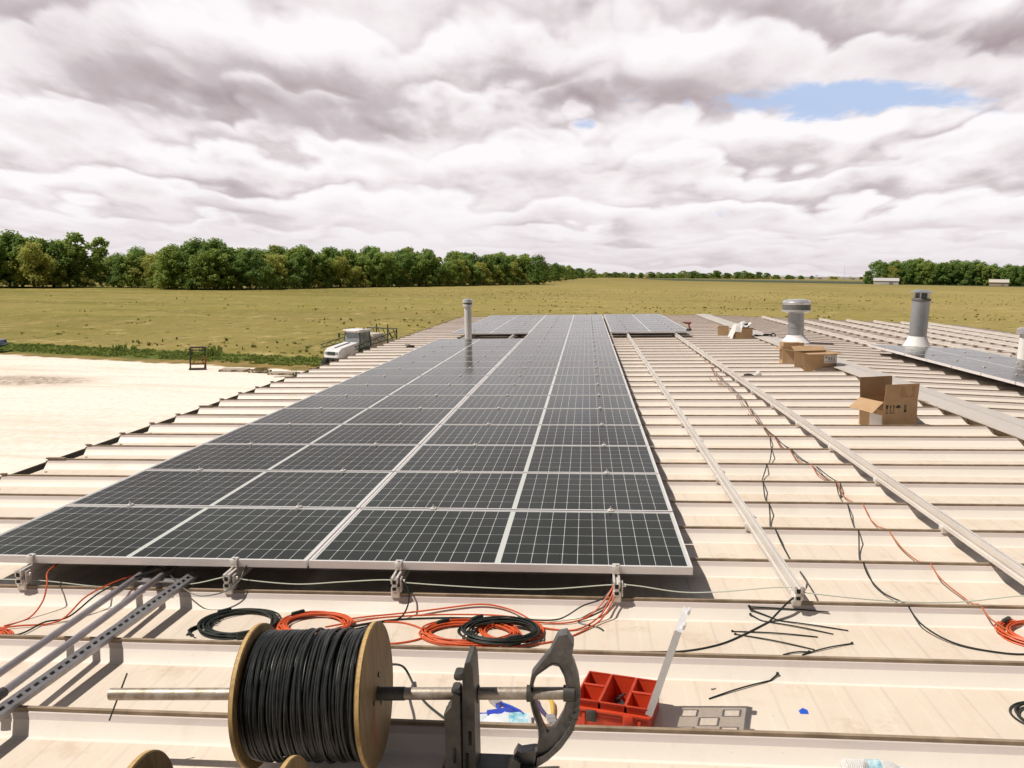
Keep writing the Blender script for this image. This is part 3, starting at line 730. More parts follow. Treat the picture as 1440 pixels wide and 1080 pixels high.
for x, z, hh in ((1.060, .0, .05), (1.098, -.03, .06), (1.108, .05, .045), (1.070, -.12, .05)):
    b.box((x, -1.7365, z), (.010, .004, hh), mi=1, bev=.002) if x < 1.08 else b.box((x, -1.7215, z), (.010, .004, hh), mi=1, bev=.002)
b.build('upright', [M_CASTD, M_DK], std, origin=oB).matrix_local = Matrix.Identity(4)
b = MB(); b.box((1.16, -1.655, PAN+.135), (.30, .10, .04), bev=.01); b.box((1.06, -1.66, PAN+.104), (.10, .30, .045), bev=.01); b.box((1.27, -1.655, PAN+.115), (.06, .16, .06), bev=.01)
b.build('base', M_CASTD, std, origin=oB).matrix_local = Matrix.Identity(4)
b = MB(); b.prism([(1.205, -.14), (1.225, -.045), (1.240, -.03), (1.262, -.045), (1.258, -.14)], -1.70, -1.672); b.cyl((1.236, -1.70, -.075), (1.236, -1.706, -.075), .012, n=12, mi=1); b.cyl((1.236, -1.706, -.075), (1.236, -1.709, -.075), .006, n=10)
b.build('locking_lever', [M_CASTD, M_STEEL], std, origin=oB).matrix_local = Matrix.Identity(4)
for x, rr, ww in ((1.292, .026, .022), (1.415, .0255, .035), (1.1015, .028, .053)):
    zz = .114 + (x+.115)*.03495
    b = MB(); b.tube([(x-ww/2, -1.64, zz), (x+ww/2, -1.64, zz)], rr, 16)
    b.build('bar_collar', M_CASTD, std, origin=oB).matrix_local = Matrix.Identity(4)
for o in std.children: o.data.update()
cable('cable', 'loose black cable end hanging from the reel to the roof behind the stand', hang([(.58, -1.34, .12), (.65, -1.20, .04), (.66, -1.0, -.07), (.70, -.86, -.15), (.765, -.925, PAN+.006), (.831, -1.036, PAN+.005), (.93, -1.15, PAN+.005)]), .0050, M_BLACK)

# ------------------------------------------------------------------ red parts organiser with clear lid
tb = root('parts_organizer', 'red parts organizer with open bins and a raised clear lid', 'toolbox', at(1.587, -1.075, PAN, rad(-14)))
bw, bdp, bh = .285, .235, .085
b = MB()
for c, s in (((0, -bdp/2, bh/2), (bw, .006, bh)), ((0, bdp/2, bh/2), (bw, .006, bh)), ((-bw/2, 0, bh/2), (.006, bdp, bh)), ((bw/2, 0, bh/2), (.006, bdp, bh)), ((0, 0, .004), (bw, bdp, .006))):
    b.box(c, s, bev=.002)
b.box((0, -bdp/2-.006, bh-.006), (bw+.02, .012, .012), bev=.003); b.box((0, bdp/2+.006, bh-.006), (bw+.02, .012, .012), bev=.003)
b.box((-bw/2-.006, 0, bh-.006), (.012, bdp, .012), bev=.003); b.box((bw/2+.006, 0, bh-.006), (.012, bdp, .012), bev=.003)
for x in (-.10, .11): b.box((x, -bdp/2-.005, .036), (.012, .008, .07), bev=.002)
b.box((0, -bdp/2-.004, .066), (bw*.7, .006, .008), bev=.002)
b.build('body', M_RED, tb)
def bin_part(x0, x1, y0, y1, fill=None):
    m = MB(); t_ = .0022; zt, zb = bh+.028, .012; k = .008
    oc = [(x0, y0, zt), (x1, y0, zt), (x1, y1, zt), (x0, y1, zt)]; ob = [(x0+k, y0+k, zb), (x1-k, y0+k, zb), (x1-k, y1-k, zb), (x0+k, y1-k, zb)]
    ic = [(x0+t_, y0+t_, zt), (x1-t_, y0+t_, zt), (x1-t_, y1-t_, zt), (x0+t_, y1-t_, zt)]; ib = [(x0+k+t_, y0+k+t_, zb+t_), (x1-k-t_, y0+k+t_, zb+t_), (x1-k-t_, y1-k-t_, zb+t_), (x0+k+t_, y1-k-t_, zb+t_)]
    vs = oc+ob+ic+ib; fs = []
    for i in range(4):
        j = (i+1) % 4
        fs += [[i, 4+i, 4+j, j], [8+i, 8+j, 12+j, 12+i], [i, j, 8+j, 8+i]]
    fs += [[7, 6, 5, 4], [12, 13, 14, 15]]
    m.add(vs, fs); e = .004
    m.box(((x0+x1)/2, y0, zt-.003), (x1-x0+e, .006, .006), bev=.001); m.box(((x0+x1)/2, y1, zt-.003), (x1-x0+e, .006, .006), bev=.001)
    m.box((x0, (y0+y1)/2, zt-.003), (.006, y1-y0, .006), bev=.001); m.box((x1, (y0+y1)/2, zt-.003), (.006, y1-y0, .006), bev=.001)
    o = m.build('bin', M_RED, tb)
    if fill:
        q = random.Random(fill); s = MB()
        for _ in range(46):
            x, y = q.uniform(x0+.014, x1-.014), q.uniform(y0+.014, y1-.014); a = q.uniform(0, 3.14); L_ = q.uniform(.008, .024); z = zb+.008+q.uniform(0, .034)
            d = Vector((math.cos(a), math.sin(a), q.uniform(-.4, .4)))*L_
            s.tube([Vector((x, y, z))-d, Vector((x, y, z))+d], .0042, 6, mi=q.choice((0, 0, 0, 1)))
        s.build('fasteners', [M_METDK, M_STEEL], o)
xa, xb, xc, xd = -.135, -.045, .055, .136
bin_part(xa, xb-.003, .012, .112, 4); bin_part(xa, xb-.003, -.112, .006)
bin_part(xb+.003, xc-.003, -.112, .112, 6)
bin_part(xc+.003, xd, .004, .112, 7); bin_part(xc+.003, xd, -.112, -.004)
b = MB()                                       # lid: thin clear tray with raised pockets
LW, LH = .225, .355
pk_ = [(-.066, .080, .050, .070), (.066, .080, .050, .070), (-.066, .270, .050, .075), (.066, .270, .050, .075), (0, .174, .060, .085)]
ys = sorted({-LW/2, LW/2} | {y+sg*sy/2 for y, z, sy, sz in pk_ for sg in (-1, 1)}); zs = sorted({0, LH} | {z+sg*sz/2 for y, z, sy, sz in pk_ for sg in (-1, 1)})
for ya, yb_ in zip(ys, ys[1:]):
    for za, zb2 in zip(zs, zs[1:]):
        yc, zc = (ya+yb_)/2, (za+zb2)/2
        inp = any(abs(yc-y) < sy/2 and abs(zc-z) < sz/2 for y, z, sy, sz in pk_)
        xx = -.006 if inp else 0
        b.quad((xx, ya, za), (xx, yb_, za), (xx, yb_, zb2), (xx, ya, zb2), mi=2 if inp else 0)
for y in (-LW/2, LW/2): b.box((-.013, y, LH/2), (.026, .0035, LH), mi=1)
for z in (.003, LH): b.box((-.013, 0, z), (.026, LW, .0035), mi=1)
for y, z, sy, sz in pk_:
    for yy in (y-sy/2, y+sy/2): b.box((-.003, yy, z), (.007, .004, sz), mi=1)
    for z3 in (z-sz/2, z+sz/2): b.box((-.003, y, z3), (.007, sy, .004), mi=1)
for y in (-.07, .07): b.box((0, y, LH+.010), (.012, .035, .02), bev=.003, mi=1)
o = b.build('clear_lid', [M_CLEAR, M_CLEARE, M_CLEARP], tb, smooth=False); o.matrix_local = Matrix.Translation((bw/2+.012, 0, bh-.002)) @ Matrix.Rotation(rad(17), 4, 'Y')
b = MB(); b.box((bw/2+.010, 0, bh+.03), (.006, LW*.96, .05), bev=.002); b.build('hinge', M_CASTD, tb)
for x in (-.07, .07):
    b = MB(); b.box((x, -bdp/2-.014, bh*.72), (.04, .008, .045), bev=.003); b.build('latch', M_RED, tb) if x > 0 else b.build('latch', M_CASTD, tb)

# hand tools and packaging by the stand
def pliers(M, label, m1, m2, L=.2):
    R = root('pliers', label, 'pliers', M, 'hand tools beside the organizer')
    for s, mm in ((-1, m1), (1, m2)):
        q = MB(); q.tube([(s*.010, .0, .012), (s*.022, -.05, .012), (s*.030, -.10, .012), (s*.026, -L, .012)], .009, 8, radii=[.006, .009, .010, .007]); q.build('handle', mm, R)
    q = MB(); q.prism([(-.016, .004), (.016, .004), (.016, .020), (-.016, .020)], -.005, .022); q.prism([(-.015, .005), (.015, .005), (.015, .019), (-.015, .019)], .022, .05); q.prism([(-.007, .006), (.007, .006), (.007, .018), (-.007, .018)], .05, .075); q.build('jaw', M_STEEL, R)
pliers(at(1.33, -1.115, PAN, rad(195)), 'pliers with yellow and purple handles beside the organizer', M_YEL, M_PURP, .15)
pliers(at(1.12, -1.03, PAN, rad(40)), 'blue handled pliers seen between the bender heads', M_BLUE, M_BLUE, .16)
b = MB(); b.prism([(-.06, 0), (.03, 0), (.045, .02), (.03, .03), (-.055, .022)], -.02, .02); b.tube([(-.05, 0, .012), (-.13, .01, .01)], .010, 8)
tag(b.build('cable_cutter', M_BLUE, None, at(1.14, -1.11, PAN, rad(10))), 'blue tool lying flat in front of the blue handled pliers', 'tool')
b = MB(); nx, ny = 14, 8
vs, fs = [], []
for j in range(ny+1):
    for i in range(nx+1):
        x, y = -.10+.20*i/nx, -.05+.10*j/ny
        vs.append((x, y, .012+.016*abs(noise.noise((x*22, y*24, 1.3)))+.010*math.cos(x*14)))
for j in range(ny):
    for i in range(nx): fs.append([j*(nx+1)+i, j*(nx+1)+i+1, (j+1)*(nx+1)+i+1, (j+1)*(nx+1)+i])
for i_, f_ in enumerate(fs): b.add([], [], 0)
b.v += vs; b.f += fs; b.mi += [1 if (7 < i % nx < 13 and i//nx > 1) else 0 for i in range(nx*ny)]
tag(b.build('plastic_wrapper', [M_WPLAST, M_CYAN], None, at(1.16, -1.165, PAN, rad(6))), 'crumpled white plastic wrapper with cyan print between the bender heads', 'wrapper')
b = MB(); b.box((0, 0, .010), (.045, .03, .02), bev=.006); b.cyl((0, 0, .018), (.03, .02, .03), .008, n=8)
tag(b.build('cable_clamp', M_CASTD, None, at(1.31, -1.30, PAN+.0, rad(25))), 'small black clamp lying below the pliers', 'clamp')

# ------------------------------------------------------------------ zip ties, tape scrap, bottle
ties = [((2.271, -.101), (2.651, -.113), 'zip tie lying along the rib, topmost of the upper three'), ((2.276, -.109), (2.71, -.233), 'longest zip tie of the upper three, pointing right'), ((2.273, -.126), (2.628, -.277), 'lowest zip tie of the upper three, slanting away right'),
        ((2.162, -.273), (2.547, -.313), 'zip tie under the black cable, upper of the lower pair'), ((2.17, -.304), (2.498, -.45), 'zip tie under the black cable, lower of the lower pair'), ((2.467, -.473), (2.344, -.509), 'short zip tie nearest the rib, pointing left'),
        ((2.684, -.373), (2.429, -.504), 'zip tie slanting the other way below the five others'), ((2.269, -.738), (1.96, -.923), 'single zip tie lying alone behind the organizer shadow')]
for (a, c, lab) in ties:
    R = root('zip_tie', 'black ' + lab, 'zip tie', at(a[0], a[1], 0), 'black zip ties on the roof')
    d = Vector((c[0]-a[0], c[1]-a[1], 0)); L_ = d.length; d.normalize()
    pts = []
    for i in range(19):
        t_ = i/18; p = Vector((a[0], a[1], 0)) + d*L_*t_
        pts.append((p.x-a[0], p.y-a[1] + .006*math.sin(t_*3), max(rprof(p.y), PAN)+.0035+.004*math.sin(t_*3.14)*(rprof(p.y) < PAN+.03)))
    m = MB(); m.tube(pts, .0032, 6); m.build('strap', M_BLACK, R)
    m = MB(); m.box((0, 0, pts[0][2]+.002), (.011, .010, .010), math.atan2(d.y, d.x), bev=.002); m.build('tie_head', M_BLACK, R)
b = MB(); b.add([(-.016, -.012, .001), (.016, -.014, .001), (.019, .012, .004), (.0, .013, .012), (-.016, .010, .002)], [[0, 1, 2, 3, 4]])
tag(b.build('tape_scrap', M_BTAPE, None, at(2.311, -.999, PAN, .1)), 'small scrap of bright blue tape on the bare roof', 'tape')
b = MB(); b.lathe([(.003, 0), (.006, .001), (.006, .003), (.0, .0045)], n=8); b.box((.01, .004, .002), (.012, .004, .004), .6)
tag(b.build('screw', M_CLOS, None, at(1.985, -.84, PAN)), 'tiny brown screw lying beside the lone zip tie', 'screw')
bo = root('water_bottle', 'clear plastic water bottle lying on its side at the bottom edge', 'bottle', at(2.33, -1.425, PAN+.034) @ Matrix.Rotation(rad(90), 4, 'Y'))
b = MB(); prof = [(.0, .0), (.022, .0), (.031, .006)]
for i in range(9): prof += [(.033, .012+i*.007), (.031, .0155+i*.007)]
prof += [(.033, .078), (.033, .125), (.030, .128), (.033, .132), (.032, .150), (.026, .168), (.016, .185), (.0125, .190), (.0125, .200)]
b.lathe(prof, n=28); b.build('bottle_body', M_BOTTLE, bo)
b = MB(); b.lathe([(.0145, .194), (.0145, .210), (.012, .212), (0, .212)], n=20); b.build('cap', M_WPLAST, bo)
b = MB(); b.lathe([(.0335, .080), (.0335, .123)], n=28); b.f = b.f[:-2]; b.mi = b.mi[:-2]; b.build('label_band', M_CYAN, bo)

# ------------------------------------------------------------------ cardboard boxes
def carton(name, label, M, w, d, h, flaps, group='open cardboard boxes by the ridge'):
    """open carton; flaps: (side, angle from upright outwards in degrees, height)"""
    R = root(name, label, 'box', M, group); t_ = .005
    b = MB()
    b.box((0, 0, t_/2), (w, d, t_), mi=1)
    for c, s in (((0, -d/2+t_/2, h/2+t_/2), (w, t_, h-t_)), ((0, d/2-t_/2, h/2+t_/2), (w, t_, h-t_)), ((-w/2+t_/2, 0, h/2+t_/2), (t_, d-2*t_, h-t_)), ((w/2-t_/2, 0, h/2+t_/2), (t_, d-2*t_, h-t_))):
        b.box(c, s)
    b.build('carton_body', [M_CARD, M_CARDI], R, smooth=False)
    for side, ang, fh in flaps:
        q = MB()
        L_ = (w if side in 'fb' else d)-.006
        nseg = 8; vs, fs = [], []
        for j in range(3):
            for i in range(nseg+1):
                x = -L_/2+L_*i/nseg; z = fh*j/2
                vs.append((x + (0 if j == 0 else rnd.uniform(-.002, .002)), .012*noise.noise((x*6, z*9, ang)) * (j/2), z))
        for j in range(2):
            for i in range(nseg): fs.append([j*(nseg+1)+i, j*(nseg+1)+i+1, (j+1)*(nseg+1)+i+1, (j+1)*(nseg+1)+i])
        nv = len(vs); vs += [(x, y+.004, z) for x, y, z in vs]; fs += [[k+nv for k in f[::-1]] for f in fs]
        e = list(range(nseg+1)); topi = [2*(nseg+1)+i for i in range(nseg+1)]
        for lst in (topi, [0, nseg+1, 2*(nseg+1)], [nseg, 2*nseg+1, 3*nseg+2]):
            for a, c in zip(lst, lst[1:]): fs.append([a, c, c+nv, a+nv])
        rz = {'f': 0, 'r': rad(90), 'b': rad(180), 'l': rad(-90)}[side]
        off = d/2 if side in 'fb' else w/2
        T = Matrix.Translation((0, 0, h)) @ Matrix.Rotation(rz, 4, 'Z') @ Matrix.Translation((0, -off, 0)) @ Matrix.Rotation(rad(ang), 4, 'X')
        q.add(vs, fs); q.build('flap', M_CARDI, R, T)
    return R
def on_front(R, x, z, w, h, d, m, name, off=.002, face='f', wd=0):
    q = MB()
    if face == 'f': q.quad((x, -d/2-off, z), (x+w, -d/2-off, z), (x+w, -d/2-off, z+h), (x, -d/2-off, z+h))
    else: q.quad((-wd/2-off, -x, z), (-wd/2-off, -x-w, z), (-wd/2-off, -x-w, z+h), (-wd/2-off, -x, z+h))
    return q.build(name, m, R, smooth=False)
w1, d1, h1 = .415, .40, .30
B1 = carton('cardboard_box', 'open cardboard box with handling symbols, nearest of the boxes', at(4.72, 5.115, PAN+.012, rad(19)), w1, d1, h1, (('f', 8, .19), ('b', 4, .22), ('l', 128, .17), ('r', 100, .15)))
on_front(B1, -.02, .005, .20, .155, d1, M_LABELW, 'paper_label', face='l', wd=w1)
on_front(B1, .03, .16, .045, .12, d1, M_TAPE, 'tape_strip', face='l', wd=w1); on_front(B1, -.205, .21, .41, .06, d1, M_TAPE, 'tape_strip', .003, face='l', wd=w1)
mk = MB(); yb = -d1/2-.003
def mq(x0, z0, x1, z1): mk.quad((x0, yb, z0), (x1, yb, z0), (x1, yb, z1), (x0, yb, z1))
def mt(pts): mk.add([(x, yb, z) for x, z in pts], [list(range(len(pts)))])
zb_, zt_ = .178, .268
x = -.185; mt([(x, zt_), (x+.008, zt_-.045), (x+.022, zt_-.045), (x+.032, zt_)][::-1]); mq(x+.013, zb_+.008, x+.018, zt_-.045); mq(x+.003, zb_, x+.028, zb_+.008)    # glass
for x in (-.135, -.095): mq(x+.007, zb_+.01, x+.013, zt_-.02); mt([(x-.002, zt_-.025), (x+.022, zt_-.025), (x+.010, zt_)])
mq(-.142, zb_, -.068, zb_+.006)
x = -.03; mt([(x-.03, zt_-.035), (x+.03, zt_-.035), (x+.022, zt_-.012), (x, zt_-.002), (x-.022, zt_-.012)]); mq(x-.002, zb_+.03, x+.002, zt_-.035)                     # umbrella
x = .040; mq(x, zb_+.005, x+.03, zb_+.03); mq(x+.004, zb_+.045, x+.010, zb_+.085); mq(x+.018, zb_+.045, x+.026, zb_+.085); mq(x, zb_+.035, x+.03, zb_+.041)
mk.build('printed_symbols', M_INK, B1, smooth=False)
q = MB(); q.box((0, 0, 0), (.17, .003, .12)); o = q.build('tape_patch', M_TAPE, B1, smooth=False); o.matrix_local = Matrix.Translation((.07, -d1/2-.002-.012, h1+.10)) @ Matrix.Rotation(rad(8), 4, 'X')
q = MB(); q.box((-.08, .05, .2), (.2, .16, .1), .3, bev=.02); q.build('packing_insert', M_CARDI, B1)
w2, d2, h2 = .58, .36, .30
B2 = carton('cardboard_box', 'open cardboard box with a white printed label, just in front of the wide vent', at(5.36, 10.45, PAN+.02, rad(13)), w2, d2, h2, (('f', 96, .13), ('b', 60, .15), ('l', 78, .20), ('r', 105, .12)))
pl = on_front(B2, .06, .12, .22, .13, d2, M_LABELW, 'paper_label')
q = MB(); yb = -d2/2-.0035
for x0, x1, z0, z1 in ((.135, .165, .165, .23), (.18, .21, .165, .23), (.23, .25, .15, .24), (.08, .12, .14, .152), (.14, .22, .14, .150), (.08, .12, .20, .235)): q.quad((x0, yb, z0), (x1, yb, z0), (x1, yb, z1), (x0, yb, z1))
q.build('label_print', M_GREY, pl, smooth=False)
carton('cardboard_box', 'smaller cardboard box tucked behind the white labelled box, below the wide vent', at(5.16, 11.3, PAN+.02, rad(-4)), .36, .34, .30, (('f', 30, .12), ('l', 100, .12), ('b', 50, .12)))
w3, d3, h3 = .42, .36, .27
carton('cardboard_box', 'cardboard box under a white cloth, farthest up the ridge', at(5.34, 17.15, PAN+.02, rad(6)), w3, d3, h3, (('r', 120, .1),))
carton('cardboard_box', 'small cardboard box half hidden left of the cloth-covered box', at(5.01, 18.0, PAN+.02, rad(-5)), .26, .26, .27, (('l', 120, .10),))
b = MB(); vs, fs = [], []; n = 16
for j in range(n+1):
    for i in range(n+1):
        x, y = -.25+.46*i/n, -.22+.42*j/n
        e = max(0, -(x+.17)/.08)+max(0, -(y+.15)/.12)*(x < -.02)
        z = .36 + .09*noise.noise((x*6, y*6, 4.)) + .05*math.exp(-((x-.05)**2+(y)**2)/.02) - .30*min(1.2, e)
        vs.append((x-.05*min(1, e)*(x < -.1), y, z))
for j in range(n):
    for i in range(n): fs.append([j*(n+1)+i, j*(n+1)+i+1, (j+1)*(n+1)+i+1, (j+1)*(n+1)+i])
b.v, b.f, b.mi = vs, fs, [0]*len(fs)
tag(b.build('cloth', M_CLOTHW, None, at(5.32, 17.13, PAN+.02)), 'white cloth draped over the farthest cardboard box', 'cloth')
def lump(name, label, cat, M, s, m, seed, sub=3, amp=.35):
    import bmesh
    bm = bmesh.new(); bmesh.ops.create_icosphere(bm, subdivisions=sub, radius=1)
    for v in bm.verts:
        k = 1 + amp*noise.noise(v.co*2.1+Vector((seed, 0, 0))) + .5*amp*noise.noise(v.co*5+Vector((0, seed, 0)))
        v.co = Vector((v.co.x*s[0]*k, v.co.y*s[1]*k, max(0, v.co.z*k*s[2]+s[2]*.8)))
    me = bpy.data.meshes.new(name); bm.to_mesh(me); bm.free(); me.materials.append(m)
    me.polygons.foreach_set('use_smooth', [True]*len(me.polygons))
    o = bpy.data.objects.new(name, me); COL.objects.link(o); o.matrix_world = M
    return tag(o, label, cat)
b = MB(); b.box((0, 0, .05), (.16, .14, .09), bev=.03)
tag(b.build('dark_pouch', M_CLOTHB, None, at(5.41, 17.07, PAN+.31)), 'small dark pouch under the white cloth on top of the box', 'pouch')
hs = root('safety_harness', 'black webbing straps heaped beside the cloth-covered box', 'harness', at(5.80, 17.0, PAN+.02))
b = MB()
q = random.Random(4)
for i in range(5):
    pts = [(q.uniform(-.22, .28), q.uniform(-.1, .12), q.uniform(.02, .14)) for _ in range(5)]
    b.tube(spline(pts, 8), .016, 6)
b.build('strap_webbing', M_CLOTHB, hs)
b = MB(); b.tube([Vector((.26+.06*math.cos(a*.45), -.02, .08+.06*math.sin(a*.45))) for a in range(15)], .014, 6); b.build('strap_loop', M_CLOTHB, hs)
lump('crumpled_cloth', 'crumpled black cloth lying beside the farther bare rail', 'cloth', at(4.08, 9.55, PAN), (.085, .06, .03), M_CLOTHB, 5)
lump('plastic_bag', 'crumpled clear plastic bag next to the crumpled black cloth', 'bag', at(4.24, 9.60, PAN), (.05, .05, .05), M_BAG, 9)

# ------------------------------------------------------------------ power drills
def drill(M, label, mc):
    R = root('power_drill', label, 'drill', M, 'cordless drills left on the roof')
    q = MB(); q.tube([(-.08, 0, .20), (-.02, 0, .205), (.05, 0, .205), (.075, 0, .205)], .03, 12, radii=[.026, .032, .032, .024]); q.build('motor_housing', mc, R)
    q = MB(); q.tube([(.075, 0, .205), (.12, 0, .205), (.13, 0, .205)], .02, 12, radii=[.021, .019, .010]); q.tube([(.13, 0, .205), (.20, 0, .205)], .004, 6); q.build('chuck', M_CHUCK, R)
    q = MB(); q.tube([(-.02, 0, .19), (-.03, 0, .12), (-.045, 0, .06)], .02, 10, radii=[.024, .019, .023]); q.build('handle', mc, R)
    q = MB(); q.box((-.03, 0, .03), (.12, .075, .06), bev=.012); q.build('battery', M_CHUCK, R)
drill(at(4.02, 17.30, .002, rad(150)), 'red cordless drill standing on the far panel corner', M_DRED)
drill(at(-2.75, 15.38, PAN+.035, rad(20)) @ Matrix.Rotation(rad(90), 4, 'X') @ Matrix.Scale(1.25, 4), 'dark cordless drill lying on the roof left of the panels', M_CHUCK)
b = MB(); b.box((0, 0, .02), (.16, .06, .04), .3, bev=.01)
tag(b.build('parts_pouch', mat('orange_pouch', (.45, .16, .06), .7), None, at(-2.45, 15.4, PAN)), 'small orange pouch lying beside the dark drill', 'pouch')

# ------------------------------------------------------------------ roof vents
v1 = root('vent_pipe', 'slim white vent pipe standing in the gap of the left panel column', 'vent', at(-1.415, 16.05, PAN))
b = MB(); b.lathe([(.088, 0), (.088, 1.0)], n=24); b.build('pipe_body', mat('vent_paint', (.62, .62, .62), .45, .1, col2=(.55, .55, .55)), v1)
b = MB(); b.lathe([(.17, 0), (.15, .02), (.11, .06), (.092, .09)], n=24); b.build('flashing', M_VENTW, v1)
b = MB(); b.lathe([(.092, .93), (.125, .95), (.125, .985), (.10, 1.0)], n=24, mi=0); b.lathe([(.10, 1.0), (.105, 1.0), (.105, 1.035), (.10, 1.035)], n=24, mi=1); b.lathe([(.125, 1.035), (.13, 1.06), (.118, 1.10), (.07, 1.125), (0, 1.13)], n=24, mi=0); b.build('vent_cap', [M_VENTB, M_VENTD], v1)
v2 = root('vent_pipe', 'wide metal vent with a flat round cap straddling the ridge', 'vent', at(6.27, 15.6, PAN))
b = MB(); b.lathe([(.178, .05), (.178, .74)], n=32); b.lathe([(.188, .40), (.188, .415)], n=32); b.build('pipe_body', M_VENT, v2)
b = MB(); b.lathe([(.34, .05), (.30, .09), (.22, .17), (.19, .22)], n=32); b.lathe([(.22, .16), (.205, .21), (.19, .215)], n=32); b.build('flashing', M_VENTW, v2)
b = MB(); b.lathe([(.20, .73), (.33, .77), (.33, .80), (.29, .81)], n=32, mi=0); b.lathe([(.308, .79), (.312, .93)], n=48, mi=1); b.lathe([(.312, .925), (.315, .93), (.315, .98), (.28, 1.02), (.16, 1.045), (0, 1.05)], n=32, mi=0); b.build('vent_cap', [M_VENTB, M_VENTD], v2)
v3 = root('chimney_flue', 'tall grey flue with a rain cap beyond the ridge panels', 'chimney', at(2.62, 14.35, 0, 0, TR))
b = MB(); b.lathe([(.175, .0), (.175, 1.18)], n=32); b.lathe([(.178, .60), (.178, .612)], n=32); b.build('flue_pipe', M_VENT, v3)
b = MB(); b.lathe([(.40, .02), (.33, .06), (.26, .20), (.185, .38), (.18, .40)], n=32); b.build('flashing', M_VENTW, v3)
b = MB(); b.lathe([(.18, 1.15), (.19, 1.16), (.19, 1.20), (.18, 1.21)], n=32, mi=1); b.lathe([(.12, 1.20), (.12, 1.33)], n=24, mi=1)
for i in range(6):
    a = i*math.pi/3; b.box((.15*math.cos(a), .15*math.sin(a), 1.27), (.012, .03, .14), a, mi=0)
b.lathe([(.24, 1.325), (.245, 1.335), (.13, 1.385), (0, 1.40)], n=32, mi=2); b.lathe([(.0, 1.322), (.24, 1.325)], n=32, mi=2); b.build('rain_cap', [M_VENTB, M_VENTD, M_VENT], v3)
v4 = root('vent_pipe', 'white vent cut off by the right picture edge', 'vent', at(4.13, 13.0, 0, 0, TR))
b = MB(); b.lathe([(.10, 0), (.10, .62)], n=24); b.build('pipe_body', M_VENTW, v4)
b = MB(); b.lathe([(.11, .60), (.16, .62), (.16, .70), (.10, .74), (0, .75)], n=24); b.build('vent_cap', M_VENTB, v4)

